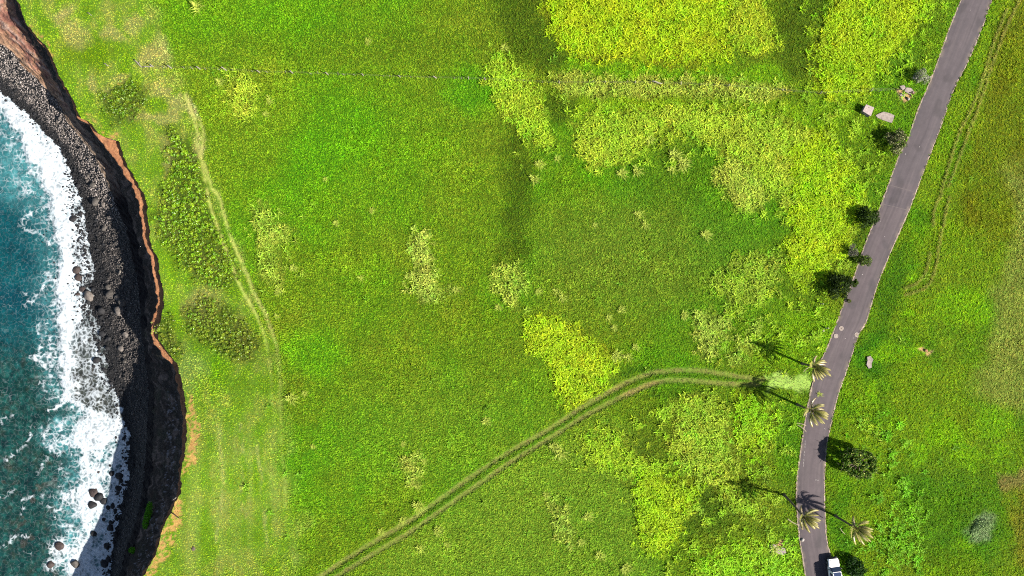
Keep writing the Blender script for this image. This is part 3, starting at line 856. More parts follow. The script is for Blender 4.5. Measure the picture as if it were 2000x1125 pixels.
    sc_ = N(nt, 'ShaderNodeSeparateColor'); nt.links.new(sv_.outputs['Color'], sc_.inputs[0])
    sq = N(nt, 'ShaderNodeMapRange'); sq.inputs[3].default_value = 0.7; sq.inputs[4].default_value = 1.25; nt.links.new(sc_.outputs[0], sq.inputs[0]); 
    sa = N(nt, 'ShaderNodeAttribute', attribute_name='stony'); smx = N(nt, 'ShaderNodeMix', data_type='RGBA')
    nt.links.new(sa.outputs['Fac'], smx.inputs[0]); wc0 = wc
    ww = mul_col(nt, sr.outputs[0], sq.outputs[0]); smx.inputs[6].default_value = (1, 1, 1, 1); nt.links.new(ww, smx.inputs[7]); wc = mul_col(nt, wc, smx.outputs[2])
    # lacy foam: warped cell walls
    wn = N(nt, 'ShaderNodeTexNoise'); wn.inputs['Scale'].default_value = 0.9; wn.inputs['Detail'].default_value = 4
    nt.links.new(pos, wn.inputs['Vector'])
    ad = N(nt, 'ShaderNodeVectorMath', operation='MULTIPLY_ADD'); ad.inputs[1].default_value = (1.6, 1.6, 0); nt.links.new(wn.outputs['Color'], ad.inputs[0]); nt.links.new(pos, ad.inputs[2])
    vo = N(nt, 'ShaderNodeTexVoronoi', feature='DISTANCE_TO_EDGE'); vo.inputs['Scale'].default_value = 1.5
    nt.links.new(ad.outputs[0], vo.inputs['Vector'])
    vr = N(nt, 'ShaderNodeMapRange'); vr.inputs[1].default_value = 0.0; vr.inputs[2].default_value = 0.28; vr.inputs[3].default_value = 0.30; vr.inputs[4].default_value = -0.26
    nt.links.new(vo.outputs['Distance'], vr.inputs[0])
    _, fn = noise_gain(nt, pos, 2.6, 0, 1, 6, 0.7)
    s1 = N(nt, 'ShaderNodeMath', operation='MULTIPLY_ADD'); s1.inputs[1].default_value = 0.55; s1.inputs[2].default_value = -0.275; nt.links.new(fn, s1.inputs[0])
    s2 = N(nt, 'ShaderNodeMath', operation='ADD'); nt.links.new(s1.outputs[0], s2.inputs[0]); nt.links.new(vr.outputs[0], s2.inputs[1])
    s3 = N(nt, 'ShaderNodeMath', operation='ADD'); nt.links.new(s2.outputs[0], s3.inputs[0]); nt.links.new(fo.outputs['Fac'], s3.inputs[1])
    ff = N(nt, 'ShaderNodeMapRange', interpolation_type='SMOOTHSTEP'); ff.inputs[1].default_value = 0.12; ff.inputs[2].default_value = 1.22
    nt.links.new(s3.outputs[0], ff.inputs[0])
    mx = N(nt, 'ShaderNodeMix', data_type='RGBA'); nt.links.new(ff.outputs[0], mx.inputs[0]); nt.links.new(wc, mx.inputs[6]); 
    fg, _ = noise_gain(nt, pos, 1.1, 0.68, 1.15, 6, 0.7)
    fc = N(nt, 'ShaderNodeRGB'); fc.outputs[0].default_value = (0.285, 0.315, 0.335, 1)
    nt.links.new(mul_col(nt, fc.outputs[0], fg), mx.inputs[7])
    nt.links.new(mx.outputs[2], b.inputs['Base Color'])
    rr = N(nt, 'ShaderNodeMapRange'); rr.inputs[3].default_value = 0.22; rr.inputs[4].default_value = 0.9; nt.links.new(ff.outputs[0], rr.inputs[0]); nt.links.new(rr.outputs[0], b.inputs['Roughness'])
    b.inputs['IOR'].default_value = 1.33
    bp = N(nt, 'ShaderNodeBump'); bp.inputs['Distance'].default_value = 0.08; nt.links.new(fn, bp.inputs['Height']); nt.links.new(bp.outputs[0], b.inputs['Normal'])
    o = link('sea', me, m)
    o['kind'] = 'structure'; o['label'] = 'teal sea breaking in white foam along the stony shore'


build_sea()


# ------------------------------------------------------------------ stones of the beach
def stone_mesh(name, sub, seed, squash=0.7):
    bm = bmesh.new()
    bmesh.ops.create_icosphere(bm, subdivisions=sub, radius=1.0)
    r = np.random.default_rng(seed)
    offs = r.uniform(-50, 50, 3)
    planes = [(Vector(r.normal(size=3)).normalized(), r.uniform(0.62, 0.95)) for _ in range(7)]
    from mathutils import noise as mn
    for v in bm.verts:
        p = v.co.copy()
        k = 1 + 0.22 * mn.noise(p * 0.9 + Vector(offs)) + 0.10 * mn.noise(p * 2.3 + Vector(offs))
        p = p * k
        for nrm, d in planes:
            e = p.dot(nrm) - d
            if e > 0: p -= nrm * e * 0.8
        v.co = Vector((p.x, p.y * 0.86, p.z * squash))
    me = bpy.data.meshes.new(name); bm.to_mesh(me); bm.free()
    me.polygons.foreach_set('use_smooth', np.full(len(me.polygons), True))
    return me


# instancer for stuff (grass, shrubs, cobbles)
def source_collection(name, meshes, mat):
    c = bpy.data.collections.new(name)
    for i, me in enumerate(meshes):
        if len(me.materials) == 0: me.materials.append(mat)
        o = bpy.data.objects.new(name + '_%02d' % i, me)
        c.objects.link(o)
    return c


def scatter(name, pts, rot, scale, idx, col, coll, label):
    n = len(pts)
    me = bpy.data.meshes.new(name)
    me.vertices.add(n); me.vertices.foreach_set('co', np.asarray(pts, np.float32).ravel())
    a = me.attributes.new('rot', 'FLOAT_VECTOR', 'POINT'); a.data.foreach_set('vector', np.asarray(rot, np.float32).ravel())
    sc = np.asarray(scale, np.float32)
    if sc.ndim == 1: sc = np.repeat(sc[:, None], 3, 1)
    a = me.attributes.new('scl', 'FLOAT_VECTOR', 'POINT'); a.data.foreach_set('vector', sc.ravel())
    a = me.attributes.new('idx', 'INT', 'POINT'); a.data.foreach_set('value', np.asarray(idx, np.int32))
    c4 = np.ones((n, 4), np.float32); c4[:, :3] = col
    a = me.attributes.new('gcol', 'FLOAT_COLOR', 'POINT'); a.data.foreach_set('color', c4.ravel())
    me.update()
    g = bpy.data.node_groups.new(name + ' scatter', 'GeometryNodeTree')
    g.interface.new_socket('Geometry', in_out='INPUT', socket_type='NodeSocketGeometry')
    g.interface.new_socket('Geometry', in_out='OUTPUT', socket_type='NodeSocketGeometry')
    gi = g.nodes.new('NodeGroupInput'); go = g.nodes.new('NodeGroupOutput')
    ip = g.nodes.new('GeometryNodeInstanceOnPoints')
    ci = g.nodes.new('GeometryNodeCollectionInfo'); ci.inputs['Collection'].default_value = coll
    ci.inputs['Separate Children'].default_value = True; ci.inputs['Reset Children'].default_value = True
    def na(nm, t):
        k = g.nodes.new('GeometryNodeInputNamedAttribute'); k.data_type = t; k.inputs['Name'].default_value = nm
        return k.outputs['Attribute']
    e2r = g.nodes.new('FunctionNodeEulerToRotation')
    g.links.new(na('rot', 'FLOAT_VECTOR'), e2r.inputs[0])
    g.links.new(gi.outputs[0], ip.inputs['Points'])
    g.links.new(ci.outputs[0], ip.inputs['Instance'])
    ip.inputs['Pick Instance'].default_value = True
    g.links.new(na('idx', 'INT'), ip.inputs['Instance Index'])
    g.links.new(e2r.outputs[0], ip.inputs['Rotation'])
    g.links.new(na('scl', 'FLOAT_VECTOR'), ip.inputs['Scale'])
    g.links.new(ip.outputs[0], go.inputs[0])
    o = bpy.data.objects.new(name, me)
    COL.objects.link(o)
    md = o.modifiers.new('scatter', 'NODES'); md.node_group = g
    o['kind'] = 'stuff'; o['label'] = label
    return o


COB = [stone_mesh('cobble', 1, 300 + i) for i in range(8)]
BOUL = [stone_mesh('boulder', 3, 400 + i, 0.72) for i in range(8)]
for m_ in BOUL: m_.materials.append(M_stone)
cob_coll = source_collection('cobble_shapes', COB, M_pebble)


def shore_frac(x, y):
    """0 at the cliff foot, 1 at the water line, >1 in the wash"""
    bx = np.interp(y, BW[:, 1], BW[:, 0]); wx = np.interp(y, WW[:, 1], WW[:, 0])
    return (bx - x) / np.maximum(bx - wx, 0.4)


def build_cobbles():
    n = 95000
    y = rng.uniform(-49, 52, n); x = rng.uniform(-84, -48, n)
    f = shore_frac(x, y)
    wx = np.interp(y, WW[:, 1], WW[:, 0])
    px, py = topx(x, y, np.full(n, -9.5))
    out = np.maximum(wx - x, 0)     # metres beyond the water line
    keep = (f > 0.0) & ((f < 1) | (rng.uniform(size=n) < 0.6 * np.exp(-out / np.where((py > 370) & (py < 640), 1.5, 0.4))))
    keep &= ~((out > 0) & (py < 330) & (rng.uniform(size=n) < 0.75))
    x, y, f = x[keep], y[keep], f[keep]
    px, py = topx(x, y, np.full(len(x), -9.0))
    r = 0.05 + 0.19 * rng.beta(1.3, 3.6, len(x))
    r *= np.where(f > 1, 1.15, 1)
    lowp = sst(640, 700, py)
    r *= 1 - 0.12 * lowp
    z = beach_z(x, y)
    r = np.where(f > 1, r * 1.25, r)
    z = np.where(f > 1, SEA + 0.07, z + r * 0.25)
    t = rng.uniform(size=len(x))
    lo_ = np.where(py < 380, 0.46, 0.46)
    wet = sst(lo_, lo_ + 0.3, f + 0.12 * fbm(x * .8, y * .8, 301, 3))
    dry = lin((172, 160, 152)) / G; dryb = lin((222, 208, 200)) / G; wt = lin((44, 43, 46)) / G
    c = dry[None] * (0.8 - 0.8 * t[:, None] ** 4) + 1.25 * dryb[None] * t[:, None] ** 4
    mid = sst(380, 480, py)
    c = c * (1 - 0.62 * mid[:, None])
    c = c * (1 - wet[:, None]) + wt[None] * wet[:, None] * (0.45 + 1.9 * t[:, None] ** 3)
    rot = np.stack([rng.uniform(-.4, .4, len(x)), rng.uniform(-.4, .4, len(x)), rng.uniform(0, 6.28, len(x))], 1)
    sc = np.stack([r, r * rng.uniform(.75, 1, len(x)), r * rng.uniform(.8, 1.1, len(x))], 1)
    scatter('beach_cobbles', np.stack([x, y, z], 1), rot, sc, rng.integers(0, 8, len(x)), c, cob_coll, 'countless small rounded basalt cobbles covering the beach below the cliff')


build_cobbles()

GREY = A(112, 105, 98); LGREY = A(142, 132, 124); BLACK = A(36, 36, 40); BROWN = A(84, 70, 66); DARK = A(54, 52, 54)
PLACED = []


def boulder(px, py, r, col, label, group=None, el=1.0, rz=None, z=None, up=0.25):
    """r in photograph pixels"""
    zz = SEA
    for _ in range(3):
        p = P(px, py, zz)
        zz = max(float(beach_z(p[0], p[1])[0]), SEA - 0.1)
    if z is not None: zz = z; p = P(px, py, zz)
    R = r / PPM * (H - zz) / H
    o = link('boulder', BOUL[len(PLACED) % 8], None, None, (p[0], p[1], zz + R * up), (random.uniform(-.25, .25), random.uniform(-.25, .25), random.uniform(0, 6.28) if rz is None else rz), (R * 1.08, R * el * 1.16, R * random.uniform(.95, 1.15)))
    o.color = (*col, 1)
    props(o, label, 'boulder', group)
    PLACED.append((p[0], p[1], R))


for b in [
    (184, 362, 7, GREY, 'grey boulder at the top of the sunlit cobbles, level with the first surf rocks'),
    (189, 394, 10, GREY, 'broad grey boulder with pale top beside the wash and a smaller stone'),
    (203, 401, 5.5, LGREY, 'small pale boulder touching the edge of the cliff shadow'),
    (159, 418, 5.5, DARK, 'dark boulder ringed by foam just left of the cobbles'),
    (144, 427, 7.5, DARK, 'dark round boulder standing in the white surf, seaward of its neighbours'),
    (205, 445, 6.5, GREY, 'grey boulder among cobbles against the shadow line'),
    (217, 575, 9, GREY, 'largest round grey boulder of the sunlit beach'),
    (213, 561, 6.5, GREY, 'grey boulder just behind the largest round one'),
    (230, 581, 6.5, LGREY, 'pale angular boulder right of the largest round one'),
    (240, 591, 8.5, GREY, 'rounded boulder half at the shadow edge'),
    (236, 608, 10, LGREY, 'long pale boulder lying slanted by the shadow edge'),
    (200, 606, 7, DARK, 'dark boulder embedded in the cobbles near the wash'),
    (174, 578, 10.5, LGREY, 'large flat grey boulder awash with its long side to the shore'),
    (161, 565, 7.5, BROWN, 'brown boulder awash in white foam'),
    (153, 575, 6.5, BROWN, 'brown reddish boulder at the seaward end of the awash group'),
    (151, 527, 10, BROWN, 'brown boulder veiled by the breaking wave'),
    (154, 542, 10, BROWN, 'large brown boulder half under the swash'),
    (183, 565, 6, BLACK, 'black boulder at the landward end of the awash group'),
    (174, 591, 5.5, BLACK, 'small black boulder below the large flat grey one'),
    (201, 651, 7.5, BLACK, 'black round boulder at the foam edge above a smaller twin'),
    (213, 661, 5.5, DARK, 'dark boulder at the cobble margin'),
    (247, 653, 7, LGREY, 'pale boulder under the shadow line'),
    (237, 680, 6, LGREY, 'pale flat boulder among sunlit cobbles'),
    (211, 680, 5.5, BLACK, 'black boulder touching the foam edge'),
    (189, 703, 7.5, BLACK, 'round black boulder alone in the white wash'),
    (184, 715, 4.5, DARK, 'small dark boulder just below the lone round one'),
    (205, 722, 6, BLACK, 'black boulder on the wash line of the beach'),
    (117, 1067, 10, BROWN, 'big pale brown boulder with foam running round it in open water'),
    (101, 1102, 9, BROWN, 'brown boulder awash farthest out at sea'),
    (148, 1100, 9, GREY, 'grey boulder nearly covered by churning foam'),
    (183, 961, 10.5, BROWN, 'tall brown grey boulder lit by sun at the shadow edge in surf'),
    (195, 970, 9.5, BLACK, 'upright black boulder in the shaded foam'),
    (204, 978, 6.5, BLACK, 'round black boulder right of the upright one in shaded foam'),
    (182, 985, 8.5, DARK, 'dark boulder below the tall sunlit one, in the surf'),
    (220, 925, 5.5, BLACK, 'pointed black boulder in blue shaded foam'),
    (234, 930, 7.5, BLACK, 'black boulder at the shaded water edge'),
    (237, 939, 6, BLACK, 'lower black boulder touching the shaded water edge'),
    (233, 953, 6.5, BLACK, 'blocky black boulder out in the shaded foam'),
    (231, 963, 4.5, BLACK, 'small black boulder under the blocky one'),
    (212, 991, 4.5, BLACK, 'small round black boulder alone in shaded foam'),
    (221, 988, 6, BLACK, 'black boulder standing off the shaded shore'),
    (218, 1020, 5.5, BLACK, 'black boulder of the lower shaded shore'),
    (217, 1031, 6.5, BLACK, 'wide black boulder by the lower shaded shore'),
    (184, 1041, 6.5, BLACK, 'black boulder farthest from the lower shaded shore'),
    (226, 1044, 6.5, BLACK, 'black boulder joining the lower shore rocks'),
    (210, 1065, 6.5, BLACK, 'black boulder reaching into the shaded foam near the bottom'),
    (205, 1100, 8.5, BLACK, 'large black boulder at the bottom of the shaded shore'),
    (213, 1092, 6.5, BLACK, 'black boulder behind the large bottom one'),
    (216, 909, 3.5, BLACK, 'small black boulder highest in the shaded foam'),
    (193, 922, 3.5, BROWN, 'small brown boulder on the edge of sun and shade'),
    (116, 262, 3, GREY, 'small stone perched by the upper waterline'),
]:
    c = b[3]
    boulder(b[0], b[1], b[2] * (.86 if c is BROWN else .94), c, b[4], 'boulders of the shore', el=random.uniform(.85, 1.25), up=.0 if c is BROWN else .2)

ndist = len(PLACED)
cnt = 0
tries = 0
while cnt < 240 and tries < 20000:
    tries += 1
    py = random.uniform(90, 1125)
    wxp = float(np.interp(py, [q[1] for q in W_PX], [q[0] for q in W_PX])); bxp = float(np.interp(py, [q[1] for q in B_PX], [q[0] for q in B_PX]))
    f = random.random()
    zone = random.random()
    if zone < 0.35 and py > 360:
        px = wxp - abs(random.gauss(0, 13 if py < 650 else 9)) + 3; r = random.uniform(1.9, 3.9)
    else:
        px = bxp + (wxp - bxp) * random.uniform(0.05, 1.0); r = random.uniform(1.9, 3.4)
        if random.random() < 0.2: r *= 1.35
    if px < -4: continue
    p = P(px, py, SEA + 1)
    if any((p[0] - q[0]) ** 2 + (p[1] - q[1]) ** 2 < ((q[2] + r / 14) * 0.9) ** 2 for q in PLACED): continue
    inwash = px < wxp
    wet = inwash or (bxp - px) / max(bxp - wxp, 1) > 0.55
    dryz = py < 380
    c = BLACK * random.uniform(.7, 1.5) if wet else (LGREY if dryz else GREY) * random.uniform(.6, 1.15)
    el = random.uniform(.7, 1.3)
    size = 'small' if r < 2.8 else ('middling' if r < 3.6 else 'big')
    form = 'squat' if el < .86 else ('long' if el > 1.14 else 'rounded')
    t3 = float(c.mean() / (BLACK if wet else GREY).mean()); tone = ('jet black', 'black', 'dark grey')[min(2, int((t3 - .7) / .27))] if wet else ('brownish grey', 'mid grey', 'pale grey')[min(2, max(0, int((t3 - .6) / .25)))]
    spots = [(150, 'at the head of the beach'), (230, 'below the brown rock bench'), (300, 'below the orange notch in the rim'), (370, 'where the cliff shadow first widens'), (450, 'level with the first surf rocks'), (530, 'level with the upper drift logs'), (600, 'near the largest round boulder'), (680, 'under the narrowest orange ledge'), (760, 'where the beach turns dark'), (850, 'beside the churned white patch'), (930, 'on the widest shaded stretch'), (1010, 'below the long green cliff shrub'), (1200, 'near the bottom cliff corner')]
    spot = next(b_ for a_, b_ in spots if py < a_)
    if inwash: pl, g = 'in the wash', 'dark boulders in the wash'
    elif wet: pl, g = 'on seaward stones', 'wet boulders on the beach'
    else: pl, g = 'on cliffward stones', 'dry boulders on the beach'
    lab = '%s %s %s boulder %s %s' % (size, form, tone, pl, spot)
    boulder(px, py, r, c, lab, g, el=el, up=0.2)
    cnt += 1


# ------------------------------------------------------------------ grass
def blade(mb_v, mb_f, mb_t, base, az, length, width, lift, droop, seg=3, wind=(0, 0)):
    """one arching blade: starts steep, bends over"""
    p = np.array(base, float); el = lift
    d = np.array([math.cos(az), math.sin(az)])
    n0 = len(mb_v)
    for i in range(seg + 1):
        t = i / seg
        w = width * (1 - t ** 1.6) * (0.75 + 0.5 * min(t * 2, 1) * (1 - t) * 2) if i < seg else 0.0
        side = np.array([-d[1], d[0], 0.0])
        if i < seg:
            mb_v.append(p - side * w / 2); mb_v.append(p + side * w / 2); mb_t += [t, t]
        else:
            mb_v.append(p.copy()); mb_t.append(1.0)
        if i < seg:
            h = d * math.cos(el); step = length / seg
            p = p + np.array([h[0], h[1], math.sin(el)]) * step
            p[0] += wind[0] * step * (t + .3); p[1] += wind[1] * step * (t + .3)
            el -= droop
    for i in range(seg):
        a = n0 + 2 * i
        if i < seg - 1: mb_f.append((a, a + 1, a + 3, a + 2))
        else: mb_f.append((a, a + 1, a + 2))


def tuft_mesh(name, seed, n, rad, length, width, lift, droop, seg=3, wind=(0, 0), spread=1.0, az0=None):
    r = random.Random(seed); v = []; f = []; t = []
    for i in range(n):
        az = (2 * math.pi * i / n + r.uniform(-.5, .5)) if az0 is None else r.gauss(az0, spread)
        rr = rad * math.sqrt(r.random())
        a2 = r.uniform(0, 6.28)
        b = (rr * math.cos(a2), rr * math.sin(a2), -0.02)
        blade(v, f, t, b, az, length * r.uniform(.65, 1.15), width * r.uniform(.8, 1.2), lift + r.uniform(-.3, .3), droop * r.uniform(.7, 1.3), seg, wind)
    return mesh_np(name, np.array(v), f, attrs={'tip': np.array(t) ** 2}, smooth=False)


def leafball_mesh(name, seed, n, rx, rz, leaf):
    r = random.Random(seed); v = []; f = []; t = []
    for i in range(n):
        u = r.uniform(0.05, 1); a = r.uniform(0, 6.28); q = math.sqrt(1 - u * u); k = r.uniform(.75, 1.0)
        c = Vector((q * math.cos(a) * rx * k, q * math.sin(a) * rx * k, u * rz * k))
        nrm = Vector((c.x / rx ** 2, c.y / rx ** 2, c.z / rz ** 2)).normalized() + Vector((r.gauss(0, .35), r.gauss(0, .35), r.gauss(0, .35)))
        nrm.normalize()
        s1 = nrm.orthogonal().normalized(); s1.rotate(Matrix.Rotation(r.uniform(0, 6.28), 3, nrm)); s2 = nrm.cross(s1)
        l = leaf * r.uniform(.7, 1.3)
        n0 = len(v)
        v += [c - s1 * l, c + s2 * l * .5, c + s1 * l, c - s2 * l * .5]; t += [0, .3, 1, .3]
        f.append((n0, n0 + 1, n0 + 2, n0 + 3))
    return mesh_np(name, np.array(v), f, attrs={'tip': np.array(t)}, smooth=False)


WIND = math.atan2(-0.55, 0.85)
wv = (0.30, -0.19)
short_coll = source_collection('short_grass_shapes', [tuft_mesh('short_grass', 500 + i, 9, 0.08, 0.25, 0.05, 1.05, 0.5, 2, (0.12, -0.08)) for i in range(6)], M_grass)
tall_coll = source_collection('tall_grass_shapes', [tuft_mesh('tall_grass', 520 + i, 8, 0.16, 1.0, 0.12, 1.15, 0.46, 4, wv) for i in range(5)], M_tall)
shrub_coll = source_collection('low_shrub_shapes', [leafball_mesh('low_shrub', 540 + i, 50, 0.26, 0.36, 0.06) for i in range(4)], M_shrub)

# places kept clear of grass: px rectangles as polygons
BOX_PX = [(1692, 203.5), (1707.5, 210), (1701, 227), (1685, 217)]
SLAB_PX = [(1710, 225), (1716, 222), (1726, 218), (1738, 221), (1747, 225), (1745, 233), (1742, 240), (1735, 238), (1723, 234), (1714, 230)]
CLEAR = [BOX_PX, SLAB_PX]


def tall_mask(px, py):
    """coverage and colour of the tall grass"""
    wx = px + 13 * fbm(px / 26, py / 26, 601, 4); wy = py + 13 * fbm(px / 26, py / 26, 605, 4)
    cov = np.zeros(px.shape); col = np.zeros(px.shape + (3,))
    for p, c, k in TALL:
        sd = poly_sd(wx, wy, p)
        m = np.maximum(sst(-18, 24, sd) * k, 0.75 * sst(-26, -4, sd) * (vn(px / 11, py / 11, 615) > 0.62))
        gap = vn(px / 16, py / 16, 611) + 0.5 * vn(px / 6, py / 6, 612)
        m = m * np.where(gap > -0.5 + 1.1 * (1 - k) - np.clip(sd, 0, 40) / 75, 1, 0.0)
        u = m > cov
        cov = np.where(u, m, cov); col = np.where(u[..., None], lin(c), col)
    # thin scatter round and between the thickets
    for p, c, k in SCAT:
        sd = poly_sd(wx, wy, p)
        m = sst(-20, 30, sd) * sst(0.15, 0.55, fbm(px / 24, py / 24, 661, 3) + k)
        u = (m * 0.8 > cov)
        cov = np.where(u, m * 0.8, cov); col = np.where(u[..., None], lin(c), col)
    wk = sst(0.62, 0.8, vn(px / 26, py / 26, 663)) * sst(-0.2, 0.3, vn(px / 5, py / 5, 664)) * 0.5
    u = wk > cov
    cov = np.where(u, wk, cov); col = np.where(u[..., None], lin((132, 172, 40)), col)
    return cov, col


SCAT = [
    ([(1085, 190), (1300, 195), (1530, 195), (1600, 130), (1700, 180), (1760, 200), (1700, 400), (1640, 560), (1540, 570), (1520, 430), (1420, 420), (1390, 320), (1120, 340)], (160, 192, 36), 0.0),
    ([(1440, 480), (1560, 560), (1640, 600), (1590, 720), (1400, 725), (1350, 640), (1400, 540)], (158, 190, 34), -0.05),
    ([(1130, 830), (1300, 770), (1560, 760), (1560, 1130), (1240, 1130), (1230, 1000)], (160, 192, 34), -0.1),
    ([(1540, -20), (1850, -20), (1790, 190), (1600, 200)], (158, 192, 26), 0.1),
    ([(950, 90), (1080, 160), (1095, 330), (1010, 340), (960, 220)], (158, 188, 40), -0.2),
    ([(470, 380), (590, 400), (600, 560), (500, 560)], (160, 186, 50), -0.3),
    ([(1640, 780), (1760, 800), (1830, 980), (1800, 1130), (1640, 1130), (1700, 960)], (130, 186, 20), -0.02),
]


def build_grass():
    step = 0.192
    xs = np.arange(-72, 80, step); ys = np.arange(-49, 49, step)
    X, Y = np.meshgrid(xs, ys)
    X = (X + rng.uniform(-.5, .5, X.shape) * step * 1.3).ravel(); Y = (Y + rng.uniform(-.5, .5, Y.shape) * step * 1.3).ravel()
    ex, _ = edge_x(Y)
    k = X > ex + 0.05
    X, Y = X[k], Y[k]
    Z = ground_z(X, Y)
    px, py = topx(X, Y, Z)
    xl, xr = road_xs(py)
    jag = 2.0 * vn(px / 7, py / 7, 621) + 1.0 * vn(px / 3, py / 3, 622)
    off = np.maximum(xl - px, px - xr) + jag
    c, m = ground_col(px, py)
    keep = off > 1.0
    for p in CLEAR: keep &= poly_sd(px, py, p) < -1
    u = rng.uniform(size=len(X))
    keep &= u > np.clip(1.0 * m['path'] * 0.85 + m['bare'] * 0.93 + 0.55 * m['rut'] + 0.5 * m['du'] + 0.2 * m['coast'], 0, 0.97)
    shr = np.zeros(len(X)); scol = np.zeros((len(X), 3))
    wx = px + 8 * fbm(px / 24, py / 24, 631, 3); wy = py + 8 * fbm(px / 24, py / 24, 632, 3)
    for p, q in SHRUB:
        s = sst(-6, 6, poly_sd(wx, wy, p)); t = s > shr
        shr = np.where(t, s, shr); scol = np.where(t[:, None], lin(q), scol)
    keep &= ~((shr > 0.5) & (u < 0.6))
    X, Y, Z, px, py, c = X[keep], Y[keep], Z[keep], px[keep], py[keep], c[keep]
    m = {a: b[keep] for a, b in m.items()}; shr = shr[keep]; scol = scol[keep]
    n = len(X)
    # tuft to tuft variation: grain of the sward
    gv = rng.uniform(0.68, 1.32, n) * (1 + 0.30 * vn(px / 7, py / 7, 641) + 0.12 * vn(px / 16, py / 16, 642)) * (1 + 0.18 * fbm(px / 34, py / 34, 643, 3))
    hue = rng.normal(0, 0.12, n)
    col = c / G * gv[:, None] * np.stack([(1 + 0.36 * np.clip(1.15 - c[:, 0] / c[:, 1], 0, 1)) * (1 + hue), np.ones(n), (1.75 - 0.95 * m['coast']) * (1 + 0.5 * hue)], 1)
    rot = np.stack([rng.uniform(-.25, .25, n), rng.uniform(-.25, .25, n), rng.uniform(0, 6.28, n)], 1)
    sc = rng.uniform(0.6, 1.2, n) * (1 - 0.35 * m['coast'] - 0.3 * m['rut'] - 0.4 * m['du'])
    rank = np.clip(fbm(px / 120, py / 120, 651, 3), 0, 1)
    sc *= 1 + 0.5 * rank
    Z = Z - 0.10 * m['rut'] + 0.12 * m['rid'] - 0.05 * m['path']
    scatter('pasture_grass', np.stack([X, Y, Z], 1), rot, sc, rng.integers(0, 5, n), np.clip(col * GK_SHORT, 0, 0.9), short_coll, 'short green sward covering the whole pasture')

    # tall grass
    step = 0.31
    xs = np.arange(-42, 64, step); ys = np.arange(-49, 49, step)
    X, Y = np.meshgrid(xs, ys)
    X = (X + rng.uniform(-.5, .5, X.shape) * step * 1.4).ravel(); Y = (Y + rng.uniform(-.5, .5, Y.shape) * step * 1.4).ravel()
    Z = ground_z(X, Y); px, py = topx(X, Y, Z)
    cov, col = tall_mask(px, py)
    xl, xr = road_xs(py)
    keep = (cov > rng.uniform(0.1, 0.9, len(X))) & (np.maximum(xl - px, px - xr) > 8)
    for p in CLEAR: keep &= poly_sd(px, py, p) < -8
    dr = np.minimum(line_d(px, py, RUT1), line_d(px, py, RUT2))
    keep &= dr > 9
    X, Y, Z, col = X[keep], Y[keep], Z[keep], col[keep]
    n = len(X)
    gv = rng.uniform(.68, 1.28, n) * (1 + .22 * vn(X * .5, Y * .5, 667)); hue = rng.normal(-.04, .12, n) + .16 * vn(X * .25, Y * .25, 668)
    col = col / G * gv[:, None] * np.stack([.92 * (1 + hue), np.ones(n), 1 + hue], 1)
    rot = np.stack([rng.uniform(-.2, .2, n), rng.uniform(-.2, .2, n), rng.normal(0, .9, n)], 1)
    scatter('tall_grass', np.stack([X, Y, Z], 1), rot, rng.uniform(.42, .98, n), rng.integers(0, 5, n), np.clip(col * GK_TALL, 0, 0.9), tall_coll, 'tall yellow green grass standing in drifts over the pasture')

    # low shrubs along the coast
    step = 0.33
    xs = np.arange(-60, -33, step); ys = np.arange(-12, 30, step)
    X, Y = np.meshgrid(xs, ys)
    X = (X + rng.uniform(-.5, .5, X.shape) * step * 1.2).ravel(); Y = (Y + rng.uniform(-.5, .5, Y.shape) * step * 1.2).ravel()
    Z = ground_z(X, Y); px, py = topx(X, Y, Z)
    wx = px + 8 * fbm(px / 24, py / 24, 631, 3); wy = py + 8 * fbm(px / 24, py / 24, 632, 3)
    shr = np.zeros(len(X)); scol = np.zeros((len(X), 3))
    for p, q in SHRUB:
        s = sst(-26, 14, poly_sd(wx, wy, p)); t = s > shr
        shr = np.where(t, s, shr); scol = np.where(t[:, None], lin(q), scol)
    keep = shr * (0.8 + 0.75 * vn(px / 15, py / 15, 671)) > rng.uniform(0.2, 0.9, len(X))
    keep &= line_d(px, py, PATH) > 7
    X, Y, Z, scol = X[keep], Y[keep], Z[keep], scol[keep]
    n = len(X)
    gv = rng.uniform(.6, 1.5, n); hue = rng.normal(0, .15, n)
    col = scol / G * gv[:, None] * np.stack([1 + hue, np.ones(n), 1 + hue], 1)
    rot = np.stack([rng.uniform(-.2, .2, n), rng.uniform(-.2, .2, n), rng.uniform(0, 6.28, n)], 1)
    scatter('low_shrubs', np.stack([X, Y, Z], 1), rot, rng.uniform(.5, 1.15, n) * (1 + .25 * vn(X * .8, Y * .8, 673)), rng.integers(0, 4, n), np.clip(col * GK_SHRUB, 0, 0.9), shrub_coll, 'dark low cushion shrubs massed along the coast path')


GK_SHORT, GK_TALL, GK_SHRUB = 2.5, 2.2, 2.9
build_grass()


# ------------------------------------------------------------------ single clumps of tall grass
def clump_mesh(seed, k):
    r = random.Random(seed); v = []; f = []; t = []
    for j in range(k):
        cx, cy = r.gauss(0, .22), r.gauss(0, .22)
        for i in range(11):
            az = r.uniform(0, 6.28)
            blade(v, f, t, (cx + r.gauss(0, .08), cy + r.gauss(0, .08), -0.03), az, r.uniform(.6, 1.1), r.uniform(.05, .085), r.uniform(.8, 1.4), r.uniform(.3, .5), 4, wv)
    c = np.tile(lin((180, 198, 70)) / G * 2.05, (len(v), 1)) * np.random.default_rng(seed).uniform(.8, 1.2, (len(v), 1))
    me = mesh_np('grass_clump', np.array(v), f, cols=c, attrs={'tip': np.array(t) ** 2}, smooth=False)
    me.materials.append(M_clump)
    return me


